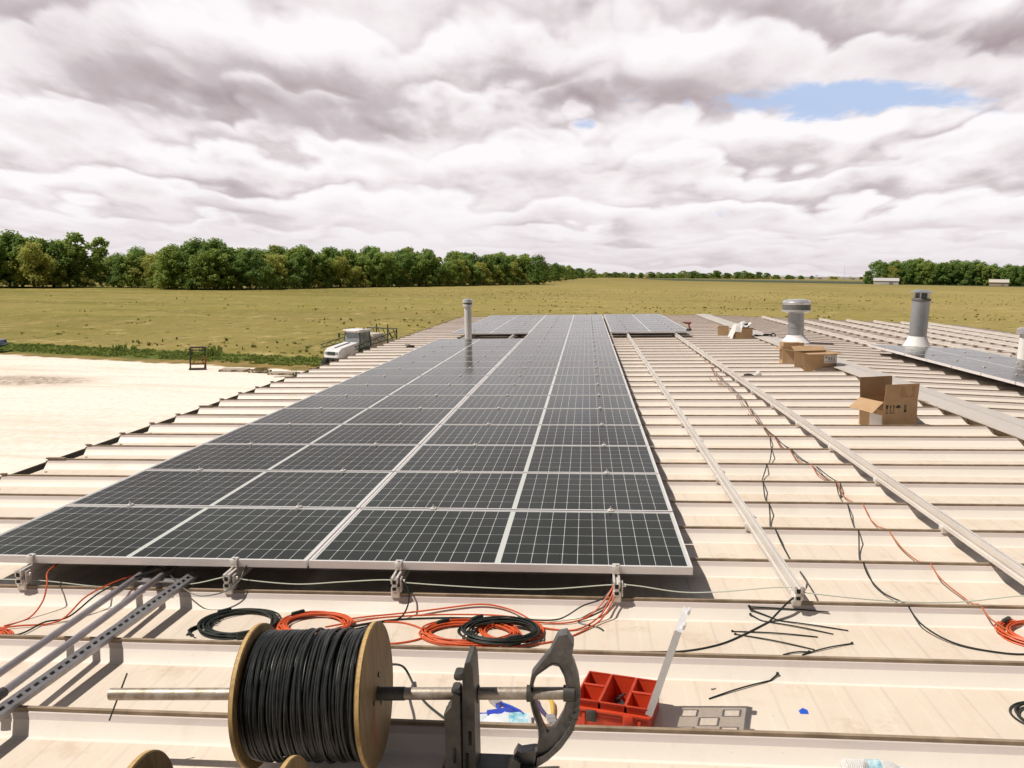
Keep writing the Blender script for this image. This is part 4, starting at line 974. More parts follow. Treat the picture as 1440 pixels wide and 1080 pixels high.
# ------------------------------------------------------------------ ground
def ground_mat():
    m, k, b = newmat('field_and_yard')
    geo = k.n('ShaderNodeNewGeometry'); P = geo.outputs['Position']
    s = k.n('ShaderNodeSeparateXYZ'); k.put(s.inputs[0], P); x, y = s.outputs[0], s.outputs[1]
    n1 = k.noise(P, .09, 6, .65); n2 = k.noise(P, .55, 5, .65); n3 = k.noise(P, 3.0, 4, .7)
    nb = k.noise(k.mapping(P, (1, .4, 1)), .02, 5, .6)
    nw = k.noise(k.mapping(P, (.25, 1.0, 1)), .12, 6, .7)
    e = k.m('ADD', k.m('SUBTRACT', y, 53.5), k.m('MULTIPLY', k.m('ADD', x, 19.5), .235))
    e = k.m('ADD', e, k.m('MULTIPLY', k.m('SUBTRACT', n2, .5), 3.0))
    # gravel
    gr = k.mix(k.smooth(n3, .3, .7), (.74, .66, .575), (.86, .79, .715))
    gr = k.mix(k.m('MULTIPLY', k.smooth(nw, .5, .72), .7), gr, (.58, .47, .37))
    ruts = k.noise(k.mapping(P, (.05, 1.0, 1), rot=(0, 0, rad(14))), .9, 5, .65)
    gr = k.mix(k.m('MULTIPLY', k.smooth(ruts, .54, .66), .45), gr, (.60, .50, .41))
    dd = k.m('ADD', k.m('POWER', k.m('DIVIDE', k.m('ADD', x, 34.0), 4.6), 2), k.m('POWER', k.m('DIVIDE', k.m('SUBTRACT', y, 45.2), 2.3), 2))
    wet = k.m('MULTIPLY', k.m('POWER', 2.718, k.m('MULTIPLY', dd, -1.0)), k.smooth(k.m('ADD', k.m('MULTIPLY', nw, .6), k.m('MULTIPLY', n2, .5)), .42, .58))
    gr = k.mix(k.m('MULTIPLY', k.m('MULTIPLY', k.smooth(wet, .05, .7), k.smooth(n3, .30, .62)), .9), gr, (.28, .205, .155))
    spk = k.noise(P, 5.5, 3, .8)
    gr = k.mix(k.m('MULTIPLY', k.smooth(spk, .60, .72), .45), gr, (.42, .34, .27))
    tan = k.mix(k.smooth(n2, .4, .65), (.30, .20, .075), (.17, .145, .05))
    green = k.mix(k.smooth(n2, .35, .7), (.095, .125, .026), (.135, .145, .036))
    # open field: olive near the wood, drier and yellower to the right
    right = k.m('ADD', k.m('DIVIDE', k.m('ADD', x, k.m('MULTIPLY', y, .22)), 160.0), .35)
    dry = k.m('ADD', k.m('MULTIPLY', k.smooth(right, -.4, 1.0), .55), k.m('MULTIPLY', k.m('SUBTRACT', k.m('ADD', k.m('MULTIPLY', nb, .6), k.m('MULTIPLY', n1, .6)), .6), 2.4), clamp=True)
    f = k.mix(dry, (.178, .160, .034), (.435, .325, .130))
    f = k.mix(k.m('MULTIPLY', k.smooth(n1, .42, .62), .40), f, (.150, .145, .034))
    f = k.mix(k.m('MULTIPLY', k.smooth(nw, .48, .62), .40), f, (.29, .215, .080))
    f = k.mix(k.m('MULTIPLY', k.smooth(n3, .56, .68), .6), f, (.50, .38, .19))
    f = k.mix(k.m('MULTIPLY', k.smooth(k.noise(k.mapping(P, (1, .45, 1)), .55, 7, .8), .53, .62), .75), f, (.115, .118, .028))
    f = k.mix(k.m('MULTIPLY', k.smooth(k.noise(k.mapping(P, (.8, .4, 1), (40, 11, 0)), .42, 7, .8), .54, .66), .8), f, (.50, .39, .18))
    band = k.noise(k.mapping(P, (.10, 1.0, 1), rot=(0, 0, rad(-7))), .055, 4, .55)
    f = k.mix(k.m('MULTIPLY', k.smooth(band, .46, .60), .35), f, (.34, .285, .085))
    far = k.smooth(y, 330, 900)
    f = k.mix(k.m('MULTIPLY', far, .55), f, (.20, .165, .05))
    c = k.mix(k.smooth(e, -.4, .4), gr, tan)
    c = k.mix(k.smooth(k.m('SUBTRACT', e, k.m('MULTIPLY', k.smooth(x, -36, -22), 2.6)), .8, 2.2), c, green)
    c = k.mix(k.smooth(e, 7.0, 9.5), c, f)
    k.put(b.inputs['Base Color'], c); b.inputs['Roughness'].default_value = .95; b.inputs['Specular IOR Level'].default_value = .1
    bp = k.n('ShaderNodeBump'); bp.inputs['Strength'].default_value = .5; bp.inputs['Distance'].default_value = .15
    k.put(bp.inputs['Height'], k.m('ADD', k.m('MULTIPLY', n3, .4), n2)); k.put(b.inputs['Normal'], bp.outputs[0])
    return m
b = MB(); b.quad((-7000, -3000, G), (7000, -3000, G), (7000, 9500, G), (-7000, 9500, G))
tag(b.build('ground', ground_mat(), smooth=False), kind='structure')
b = MB(); b.add([(95, 905, G+.05), (333, 690, G+.05), (520, 560, G+.05), (900, 700, G+.05), (560, 1000, G+.05), (300, 1250, G+.05), (60, 1330, G+.05)], [[0, 1, 2, 3, 4, 5, 6]])
tag(b.build('crop_field', mat('dark_crop', (.035, .050, .016), .9, col2=(.06, .07, .022), noise_scale=.03), smooth=False), kind='structure')
b = MB(); b.add([(150, 1150, G+.09), (900, 900, G+.09), (900, 925, G+.09), (150, 1180, G+.09)], [[0, 1, 2, 3]])
tag(b.build('road', mat('pale_road', (.34, .30, .24), .9), smooth=False), kind='structure')

# weeds dotted over the field, and the ditch grass: uncountable
def leaf_mat(name, c1, c2, c3=None, trans=.25):
    m, k, b = newmat(name)
    geo = k.n('ShaderNodeNewGeometry'); oi = k.n('ShaderNodeObjectInfo')
    r = geo.outputs['Random Per Island']
    c = k.mix(r, c1, c2)
    if c3: c = k.mix(k.m('MULTIPLY', oi.outputs['Random'], .75), c, c3)
    c = k.mix(.12, c, (.02, .04, .01))
    k.put(b.inputs['Base Color'], c); b.inputs['Roughness'].default_value = .6; b.inputs['Specular IOR Level'].default_value = .2
    out = [n for n in m.node_tree.nodes if n.type == 'OUTPUT_MATERIAL'][0]
    tr = k.n('ShaderNodeBsdfTranslucent'); k.put(tr.inputs[0], c); mx = k.n('ShaderNodeMixShader'); mx.inputs[0].default_value = trans
    m.node_tree.links.new(b.outputs[0], mx.inputs[1]); m.node_tree.links.new(tr.outputs[0], mx.inputs[2]); m.node_tree.links.new(mx.outputs[0], out.inputs[0])
    return m
M_WEED = leaf_mat('weed_leaves', (.14, .165, .040), (.22, .225, .062), None, .5)
M_DITCH = leaf_mat('ditch_grass', (.17, .24, .052), (.29, .33, .085), None, .5)
M_DRYW = leaf_mat('dry_stalks', (.30, .21, .085), (.42, .31, .15))
q = random.Random(31); b = MB()
def tuft(x, y, s, hh, n, mi):
    for _ in range(n):
        a = q.uniform(0, 6.28); r = s*q.random(); px, py = x+r*math.cos(a), y+r*math.sin(a); w_ = s*q.uniform(.25, .5); z = hh*q.uniform(.5, 1.1); l = q.uniform(-.3, .3)*s
        c, s_ = math.cos(a+1.2)*w_, math.sin(a+1.2)*w_
        b.add([(px-c, py-s_, G), (px+c, py+s_, G), (px+c*.4+l, py+s_*.4+l, G+z), (px-c*.4+l, py-s_*.4, G+z)], [[0, 1, 2, 3]], mi)
for _ in range(7000):
    y = 60 + 300*q.random()**1.7; x = q.uniform(-.66*y-8, .55*y+14)
    if y - 53.5 + .235*(x+19.5) < 9 and x < -2: continue
    if x < -.30*y-30 and y > 235: continue
    if q.random() < max(0, min(.8, .5 - (x+.22*y)/90)): continue
    if noise.noise((x*.03, y*.05, 5.)) < .08 and q.random() < .85: continue
    if q.random() < .5: tuft(x, y, q.uniform(.12, .3), q.uniform(.10, .34), 6, 0)
    else: tuft(x, y, q.uniform(.2, .6), q.uniform(.05, .14), 4, 1)
for _ in range(1100):
    x = q.uniform(-60, -12); e = q.uniform(2.4, 8.0); y = 53.5 - .235*(x+19.5) + e
    tuft(x, y, q.uniform(.2, .5), q.uniform(.08, .2)*(3.4 if e > 5.5 and noise.noise((x*.22, 0, 1)) > .22 else 1), 6, 2)
tag(b.build('field_weeds', [M_WEED, M_DRYW, M_DITCH], smooth=False), kind='stuff')

# ------------------------------------------------------------------ trees
M_BARK = mat('bark', (.075, .058, .04), .9, col2=(.045, .036, .026), noise_scale=3)
LEAFM = [leaf_mat('leaves_dark', (0.149, 0.263, 0.063), (0.350, 0.481, 0.123), (0.193, 0.298, 0.074), .6),
         leaf_mat('leaves_mid', (0.210, 0.324, 0.074), (0.473, 0.586, 0.149), (0.333, 0.411, 0.096), .6),
         leaf_mat('leaves_olive', (0.350, 0.385, 0.088), (0.612, 0.630, 0.166), (0.490, 0.481, 0.123), .6)]
def tree_proto(seed, H, Wd, kind, bush=False):
    q = random.Random(seed)
    R = root('tree', 'tmp', 'tree', gat(0, 0))
    tk = MB()
    if not bush:
        top = H*.7; pts = [Vector((q.uniform(-.2, .2)*i, q.uniform(-.2, .2)*i, top*i/5)) for i in range(6)]
        tk.tube(pts, .3, 8, radii=[H*.02, H*.016, H*.013, H*.010, H*.007, H*.004])
    lobes = []
    nl = 44 if not bush else 16
    for i in range(nl):
        t_ = (i+.5)/nl; z = H*((.10 if not bush else .08)+.80*t_)
        ww = Wd*.5*(math.sin(math.pi*min(1, .26+.68*t_))**.7)*q.uniform(.7, 1.2)
        a = i*2.4+q.uniform(-.5, .5); rr = ww*math.sqrt(q.uniform(.05, 1.0))
        c = Vector((rr*math.cos(a), rr*math.sin(a), z)); r = Wd*q.choice((.08, .10, .13, .16))*q.uniform(.9, 1.15)
        lobes.append((c, r))
        if not bush and i % 4 == 0:
            base = Vector((0, 0, max(H*.12, z-Wd*.3))); tk.tube([base, base.lerp(c, .55)+Vector((0, 0, .3)), c], .1, 5, radii=[H*.007, H*.005, H*.002])
    lobes.append((Vector((q.uniform(-.5, .5), q.uniform(-.5, .5), H*.90)), Wd*.14))
    if not bush: tk.build('trunk', M_BARK, R)
    cr = MB()
    for c, r in lobes:
        n = int(160*(r/(Wd*.2))**2)+12
        for _ in range(n):
            d = Vector((q.gauss(0, 1), q.gauss(0, 1), q.gauss(.25, 1))).normalized()
            p = c + Vector((d.x*r, d.y*r, d.z*r*.8))*(q.uniform(.50, 1.22))
            nrm = (d*.75 + Vector((q.gauss(0, .4)-.35, q.gauss(0, .4)-.35, q.gauss(.45, .4)))).normalized()
            s = q.uniform(.17, .42)*H/15*(1.5 if bush else 1); t1 = nrm.orthogonal().normalized(); t1.rotate(Matrix.Rotation(q.uniform(0, 6.28), 3, nrm)); t2 = nrm.cross(t1)
            pass
            cr.add([p-t1*s-t2*s*.55, p+t1*s*.3-t2*s*.7, p+t1*s+t2*s*.5, p-t1*s*.4+t2*s*.75], [[0, 1, 2, 3]])
    cr.build('crown', LEAFM[kind], R, smooth=False)
    return R
PROT = [tree_proto(1, 15, 11, 0), tree_proto(2, 15, 10, 1), tree_proto(3, 14, 12, 1), tree_proto(4, 15, 9, 0), tree_proto(5, 13, 11, 2), tree_proto(6, 16, 9.5, 1)]
BUSH = [tree_proto(11, 5, 7.5, 1, True), tree_proto(12, 4.5, 6.5, 2, True), tree_proto(13, 5.5, 7, 0, True)]
for o in BUSH: o['category'] = 'bush'; o.name = 'bush'
used = set()
KN = ['dark green', 'mid green', 'fresh green spreading', 'narrow dark green', 'olive yellow', 'tall mid green']
def plant_tree(i, x, y, s, rz, label, group, proto=PROT, sz=1.0):
    M = gat(x, y, rz, G-.05-(.12*15*s*sz if proto is PROT and y > 700 else 0)) @ Matrix.Diagonal((s*q.uniform(.95, 1.3)*(1.5 if y > 900 else 1), s*q.uniform(.95, 1.25), s*sz*(q.uniform(.75, 1.15) if y > 900 else 1), 1))
    o = proto[i]
    key = (id(proto), i)
    if key not in used:
        used.add(key); o.matrix_world = M; o['label'] = label; o['group'] = group; return o
    return dup(o, M, label, group)
q = random.Random(77)
edge = [(-215, 248), (-192.9, 258.9), (-182.8, 266), (-172.9, 284), (-151.7, 285), (-140, 268), (-123.7, 268.3), (-111.8, 288.5), (-104.4, 322.5), (-91.2, 349), (-72.9, 382), (-46.8, 451), (-24, 500)]
def along(pts, step):
    out = []; acc = 0
    for a, c in zip(pts, pts[1:]):
        a, c = Vector(a), Vector(c); L_ = (c-a).length; d = (c-a)/L_
        while acc < L_:
            out.append((a+d*acc, Vector((-d.y, d.x)))); acc += step
        acc -= L_
    return out
k = 0
for row, (off, step, hs) in enumerate(((3, 5.8, .97), (9, 7.6, 1.05), (19, 9.5, 1.10))):
    nm = ('front row', 'second row', 'back row')[row]
    for j, (p, nrm) in enumerate(along(edge, step)):
        far = max(0, (p.y-300)/200)
        x, y = p.x + nrm.x*off + q.uniform(-2, 2), p.y + nrm.y*off + q.uniform(-3.5, 3.5)
        if p.y > 470 and row == 2: continue
        i = q.choice((1, 1, 2, 3, 4, 5, 4, 0, 2)) if row == 0 else q.choice((0, 1, 3, 5, 0))
        hf = (1.12 if p.x < -160 else 1.0 if p.x < -140 else .87 if p.x < -110 else .95) + .12*far
        sca = hs*hf*q.choice((.70, .82, .92, 1.0, 1.06, 1.12))*q.uniform(.95, 1.05)
        plant_tree(i, x, y, sca, q.uniform(-.5, .5), '%s tree, %s of the long wood, %s from its left end' % (KN[i], nm, ordw(j)), 'trees of the long wood')
for j, (p, nrm) in enumerate(along(edge, 5.2)):
    i = q.randrange(3); x, y = p.x + nrm.x*q.uniform(-3.0, 1.0), p.y + nrm.y*q.uniform(-3.0, 1.0)
    s = q.uniform(.55, 1.05)
    plant_tree(i, x, y, s, q.uniform(-.6, .6), '%s bush along the foot of the long wood, %s from its left' % (('leafy green', 'yellowish', 'dark green')[i], ordw(j) if j < 79 else 'last'), 'bushes at the foot of the long wood', BUSH)
for j in range(13):
    t_ = j/12
    plant_tree((0, 1, 3, 5)[j % 4], -235+150*t_ + q.uniform(-3, 3), 308+75*t_ + q.uniform(-4, 4), q.uniform(1.0, 1.2)*(1.12 if t_ < .3 else 1.0), q.uniform(-.6, .6), '%s tree deep inside the long wood, %s from its left end' % (KN[(0, 1, 3, 5)[j % 4]], ordw(j)), 'trees of the long wood')
# the two round trees that end the wood, and a gap after them
plant_tree(1, -48, 478, 1.28, .4, 'big round tree near the right end of the long wood', 'trees of the long wood')
plant_tree(0, -26, 480, 1.18, 2.2, 'dark round tree standing at the right tip of the long wood', 'trees of the long wood')
for j, (tx, ty, ts) in enumerate(((-27, 560, .95), (-23, 640, 1.0), (-26, 720, 1.1), (-22, 800, 1.15), (-18, 900, 1.2), (-16, 1010, 1.2), (-8, 1120, 1.1), (6, 1200, 1.1))):
    plant_tree((1, 0, 3, 1)[j % 4], tx, ty, ts, q.uniform(-.6, .6), '%s tree trailing off from the long wood, %s from its tip' % (KN[(1, 0, 3, 1)[j % 4]], ordw(j)), 'trees trailing off from the long wood')
# far line of trees
for j in range(58):
    t_ = j/57; px = -70 + 470*t_ + q.uniform(-5, 5); y = 1290 + 330*t_ + q.uniform(-30, 30)
    s = (1.55 if t_ < .12 else 1.0 if t_ < .45 else 1.25 if t_ < .85 else .8)*q.uniform(.8, 1.1)
    plant_tree(q.choice((0, 3, 1)), px, y, s*.95, q.uniform(-.6, .6), 'small far tree on the horizon line behind the field, %s from the left' % ordw(j), 'trees of the far horizon line', sz=.8)
for j in range(16):
    px = 405 + 11*j + q.uniform(-4, 4); plant_tree(q.choice((0, 3, 1)), px, 1800+q.uniform(-40, 60), q.uniform(.4, .7), q.uniform(-.6, .6), 'tiny tree among the far white farm sheds, %s from the left' % ordw(j), 'trees by the far sheds', sz=.8)
# right-hand grove
for row in range(2):
    for j in range(19):
        t_ = j/18; x, y = 274 + 112*t_ + q.uniform(-3, 3) + 5*row, 806 - 48*t_ + 14*row + q.uniform(-4, 4)
        hs = 1.62 if 1 < j < 6 else 1.52 if j < 13 else 1.28
        i = 4 if (j == 1 and row == 0) else q.choice((0, 3, 0, 1))
        plant_tree(i, x, y, hs*q.uniform(.92, 1.08)*(1.1 if row else 1), q.uniform(-.6, .6), '%s tree, %s of the grove behind the white shed, %s from left' % (KN[i], ('front row', 'back row')[row], ordw(j)), 'trees of the grove by the white shed')
plant_tree(3, 258, 792, 1.02, 1.0, 'lone dark tree standing just left of the white farm shed', 'trees of the grove by the white shed', sz=.92)

# ------------------------------------------------------------------ far farm buildings and poles
M_SHEDW = mat('shed_white', (.62, .60, .62), .5); M_SHEDR = mat('shed_roof', (.50, .48, .50), .45); M_DOOR = mat('shed_door', (.25, .24, .24), .6)
def shed(x, y, w, d, h, rh, rz, label, group=None, wallm=M_SHEDW, roofm=M_SHEDR):
    R = root('farm_shed', label, 'building', gat(x, y, rz), group)
    q_ = MB(); q_.box((0, 0, h/2), (w, d, h)); q_.add([(-w/2, -d/2, h), (-w/2, d/2, h), (-w/2, 0, h+rh)], [[0, 1, 2]]); q_.add([(w/2, -d/2, h), (w/2, 0, h+rh), (w/2, d/2, h)], [[0, 1, 2]]); q_.build('wall', wallm, R, smooth=False)
    q_ = MB(); e = .4
    for s in (-1, 1): q_.add([(-w/2-e, s*(d/2+e), h-.1), (w/2+e, s*(d/2+e), h-.1), (w/2+e, 0, h+rh+.1), (-w/2-e, 0, h+rh+.1)], [[0, 1, 2, 3]])
    q_.build('roof', roofm, R, smooth=False)
    q_ = MB(); q_.box((w*.2, -d/2-.05, h*.38), (w*.16, .1, h*.76)); q_.build('door', M_DOOR, R, smooth=False)
shed(264, 762, 20, 11, 3.2, 2.4, rad(-18), 'long white farm shed with a grey roof in front of the right grove')
shed(343, 728, 14, 8, 3.2, 2.4, rad(-25), 'small tan house half hidden at the right end of the grove', wallm=mat('tan_wall', (.45, .34, .25), .7), roofm=mat('pale_roof', (.52, .47, .42), .6))
for j, (x, w, h, rh) in enumerate(((420, 40, 4, 3), (470, 52, 3.6, 2.5), (540, 36, 4, 2.5))):
    shed(x, 1780, w, 14, h, rh, rad(-15), 'low white shed on the far horizon, %s from the left' % ordw(j), 'low white sheds on the horizon')
def pole(x, y, h, label, cross=True):
    R = root('utility_pole', label, 'pole', gat(x, y), 'far utility poles')
    q_ = MB(); q_.tube([(0, 0, 0), (0, 0, h)], .16, 8, radii=[.18, .12]); q_.build('pole_shaft', M_BARK, R)
    if cross:
        q_ = MB(); q_.box((0, 0, h-.8), (2.4, .14, .16)); q_.build('crossarm', M_BARK, R)
pole(324, 735, 15, 'utility pole standing in front of the right grove'); pole(505, 1700, 26, 'thin tall mast on the horizon beyond the far sheds', False); pole(205, 1120, 9, 'small utility pole far out along the dark field')

# ------------------------------------------------------------------ sprayer tractor beyond the eave
M_MWHITE = mat('machine_white', (.74, .73, .75), .35, 0, .5, col2=(.64, .63, .65), noise_scale=3)
M_MDARK = mat('machine_dark', (.03, .045, .035), .6, col2=(.05, .06, .045), noise_scale=4)
M_TYRE = mat('tyre_rubber', (.025, .025, .024), .9); M_AMB = mat('amber_lamp', (.5, .22, .04), .3)
M_TANK = mat('tank_plastic', (.60, .54, .45), .5)
sp = root('field_sprayer', 'white field sprayer with cab and folded booms parked beyond the left roof edge', 'sprayer', gat(-14.7, 53.9, rad(-111)) )
# local: x forward, z up
b = MB()
hood = [(0.75, 1.25), (2.9, 1.20), (3.0, 1.35), (2.95, 1.62), (2.7, 1.82), (.75, 2.12)]
b.prism(hood, -.60, .60); b.build('hood', M_MWHITE, sp, angle=30)
b = MB(); b.box((1.8, .02, 1.985), (1.7, .10, .03)); o = b.build('hood_stripe', M_MDARK, sp); o.matrix_local = Matrix.Translation((1.8, 0, 1.985)) @ Matrix.Rotation(rad(8.8), 4, 'Y') @ Matrix.Translation((-1.8, 0, -1.985))
b = MB(); b.box((3.0, 0, 1.50), (.05, .62, .22)); b.build('grille', M_MDARK, sp)
for s in (-1, 1):
    b = MB(); b.box((3.0, s*.45, 1.52), (.05, .16, .12), bev=.01); b.build('headlight', M_GLASSC, sp)
b = MB(); b.box((3.02, 0, 1.27), (.08, 1.16, .14), bev=.02); b.build('bumper', M_MWHITE, sp)
b = MB(); cw, cl = 1.42, 1.35
for x, y in ((.68, -.66), (.68, .66), (-.62, -.68), (-.62, .68)): b.tube([(x, y, 1.5), (x*.88, y*.94, 2.84)], .045, 6)
b.box((.02, 0, 1.6), (1.35, 1.36, .3), bev=.03); b.build('cab_frame', M_MDARK, sp)
b = MB(); b.add([(.72, -.62, 1.85), (.72, .62, 1.85), (.61, .58, 2.82), (.61, -.58, 2.82)], [[0, 1, 2, 3]])
b.add([(-.6, -.67, 1.75), (.66, -.665, 1.75), (.58, -.63, 2.82), (-.54, -.64, 2.82)], [[0, 1, 2, 3]]); b.add([(-.6, .67, 1.75), (.66, .665, 1.75), (.58, .63, 2.82), (-.54, .64, 2.82)], [[3, 2, 1, 0]]); b.build('windscreen', M_GLASSC, sp, smooth=False)
b = MB(); b.box((.02, 0, 2.90), (1.62, 1.46, .18), bev=.07); b.build('cab_roof', M_MWHITE, sp)
for s in (-1, 1):
    b = MB(); b.box((.82, s*.52, 2.88), (.05, .22, .08)); b.build('marker_lamp', M_AMB, sp)
    b = MB(); b.tube([(.6, s*.7, 2.6), (.75, s*1.0, 2.65)], .02, 5); b.box((.75, s*1.05, 2.55), (.05, .16, .32)); b.build('mirror', M_MDARK, sp)
b = MB(); b.lathe([(.07, 0), (.07, .14), (0, .16)], (-.3, .3, 2.99), 10); b.build('beacon', M_AMB, sp)
b = MB(); b.box((-1.75, 0, 2.05), (1.9, 1.35, 1.1), bev=.25); b.build('tank', M_TANK, sp)
b = MB(); b.box((-.2, 0, 1.15), (6.0, .8, .22)); b.build('chassis', M_MDARK, sp)
for x, r in ((2.05, .62), (-1.7, .8)):
    for s in (-1, 1):
        M = Matrix.Translation((x, s*1.0, r)) @ Matrix.Rotation(rad(90), 4, 'X')
        b = MB(); b.lathe([(r*.55, -.17), (r*.95, -.18), (r, -.12), (r, .12), (r*.95, .18), (r*.55, .17)], n=24, M=M); o = b.build('wheel', M_TYRE, sp)
        b = MB(); b.lathe([(.05, -.08), (r*.56, -.15), (r*.56, .15), (.05, .08)], n=20, M=M); b.build('rim', M_AMB, o)
for s in (-1, 1):
    b = MB(); y0, y1 = s*1.25, s*1.45
    A, Bq = Vector((-3.0, y0, 2.3)), Vector((2.3, y1, 1.75))
    for dz in (0, .45): b.tube([A+Vector((0, 0, dz)), Bq+Vector((0, 0, dz*.5))], .030, 6)
    for i in range(12):
        t_ = i/12; t2 = (i+1)/12
        p0, p1 = A.lerp(Bq, t_), A.lerp(Bq, t2)
        h0, h1 = .45*(1-t_*.5), .45*(1-t2*.5)
        b.tube([p0, p1+Vector((0, 0, h1))], .025, 5) if i % 2 else b.tube([p0+Vector((0, 0, h0)), p1], .025, 5)
    b.build('boom', M_MDARK, sp)
b = MB()
for s in (-1, 1): b.tube([(-3.0, s*.5, 1.0), (-3.0, s*.5, 3.2)], .05, 6); b.tube([(-3.0, s*1.3, 1.1), (-3.0, s*1.3, 2.9)], .05, 6)
for z in (1.1, 2.0, 2.9): b.tube([(-3.0, -1.35, z), (-3.0, 1.35, z)], .045, 6)
for i in range(6): b.tube([(-3.0, -1.3+.45*i, 1.1), (-3.0, -1.3+.45*(i+1), 2.0)], .03, 5); b.tube([(-3.0, -1.3+.45*i, 2.9), (-3.0, -1.3+.45*(i+1), 2.0)], .03, 5)
b.build('boom_rack', M_MDARK, sp)

# ------------------------------------------------------------------ things on the gravel yard
ct = root('tool_cart', 'tall dark and orange steel frame cart standing alone on the gravel', 'cart', gat(-26.1, 52.9, rad(20)) @ Matrix.Scale(1.15, 4))
M_CORG = mat('cart_orange', (.26, .09, .035), .6); M_CDK = mat('cart_dark', (.04, .03, .028), .6)
b = MB()
for x in (-.45, .45): b.tube([(x, 0, 0), (x*.96, .1, 1.35)], .05, 6)
b.tube([(-.43, .1, 1.35), (.43, .1, 1.35)], .06, 6); b.tube([(-.43, .08, 1.18), (.43, .08, 1.18)], .04, 6); b.build('upright_frame', M_CDK, ct)
b = MB(); b.tube([(-.42, .02, .32), (.42, .02, .32)], .045, 6); b.tube([(-.3, .02, .35), (.1, .05, .85)], .03, 6); b.tube([(.42, .02, .2), (.05, .05, .85)], .03, 6); b.tube([(.40, -.1, .1), (.44, .03, .8)], .05, 6); b.build('brace', M_CORG, ct)
b = MB(); b.box((0, -.25, .06), (1.0, .5, .06)); b.tube([(-.45, -.5, .06), (.45, -.5, .06)], .04, 6); b.build('base', M_CDK, ct)
M_PAL = mat('pallet_wood', (.52, .46, .38), .8, col2=(.40, .33, .25), noise_scale=3); M_LUM = mat('lumber', (.34, .27, .12), .8, col2=(.22, .17, .07), noise_scale=5)
def pallet(x, y, w, d, rz, label, deck=True):
    R = root('wooden_pallet', label, 'pallet', gat(x, y, rz), 'pallets on the gravel')
    q_ = MB(); nb = int(w/.16)
    for i in range(nb): q_.box((-w/2+w*(i+.5)/nb, 0, .15), (w/nb*.72, d, .022))
    q_.build('deck_boards', M_PAL, R, smooth=False)
    q_ = MB()
    for yy in (-d/2+.06, 0, d/2-.06):
        for xx in (-w/2+.07, 0, w/2-.07): q_.box((xx, yy, .07), (.14, .1, .135))
    q_.build('blocks', M_LUM, R, smooth=False)
    return R
pallet(-23.1, 52.2, 1.9, 1.1, rad(4), 'wide pale pallet lying left of the lumber pallet')
p2 = pallet(-21.1, 51.8, 1.3, 1.0, rad(-6), 'pallet carrying a low heap of lumber, between the two empty pallets')
q = random.Random(3); b = MB()
for i in range(14): b.box((q.uniform(-.25, .25), q.uniform(-.35, .35), .20+.045*(i//5)), (q.uniform(.6, .9), .09, .045), q.uniform(-.15, .15))
tag(b.build('lumber_offcuts', M_LUM, None, gat(-21.1, 51.8)), 'low heap of short lumber offcuts on the middle pallet', 'lumber')
pallet(-19.2, 51.0, 1.7, 1.1, rad(-3), 'pale pallet nearest the left roof edge')
b = MB()
for i in range(3): b.box((-.4+.4*i, q.uniform(-.1, .1), .02), (1.1, .12, .04), q.uniform(-.3, .3))
tag(b.build('loose_boards', M_LUM, None, gat(-18.3, 49.6, .1)), 'few loose boards on the gravel beside the roof edge', 'boards')
# blue pickup, nearly all of it beyond the left picture edge
M_TRUCK = mat('truck_blue', (.012, .05, .12), .25, .2, .6); M_TGL = mat('truck_glass', (.02, .025, .03), .1)
pk = root('pickup_truck', 'dark blue pickup truck cut off by the left picture edge', 'truck', gat(-50.0, 61.2, rad(8)))
b = MB(); b.prism([(-2.7, .45), (2.55, .45), (2.65, .7), (2.6, 1.0), (1.4, 1.12), (.9, 1.15), (-2.7, 1.15)], -.95, .95); b.build('body', M_TRUCK, pk, angle=25)
b = MB(); b.prism([(-1.1, 1.153), (1.0, 1.153), (.45, 1.78), (-.75, 1.80)], -.82, .82); b.build('cab', M_TGL, pk, angle=25)
b = MB(); b.box((-.15, 0, 1.81), (1.15, 1.5, .05), bev=.02); b.build('roof', M_TRUCK, pk)
for s in (-1, 1):
    b = MB(); b.box((2.62, s*.72, .85), (.06, .3, .16), bev=.02); b.build('headlight', M_TGL, pk)
b = MB(); b.box((2.66, 0, .58), (.12, 1.85, .2), bev=.04); b.build('bumper', M_TRUCK, pk)
for x in (-1.75, 1.65):
    for s in (-1, 1):
        M = Matrix.Translation((x, s*.86, .38)) @ Matrix.Rotation(rad(90), 4, 'X')
        b = MB(); b.lathe([(.2, -.11), (.36, -.12), (.38, -.08), (.38, .08), (.36, .12), (.2, .11)], n=20, M=M); o = b.build('wheel', M_TYRE, pk)
        b = MB(); b.lathe([(.03, -.08), (.21, -.10), (.21, .10), (.03, .08)], n=16, M=M); b.build('rim', M_STEEL, o)

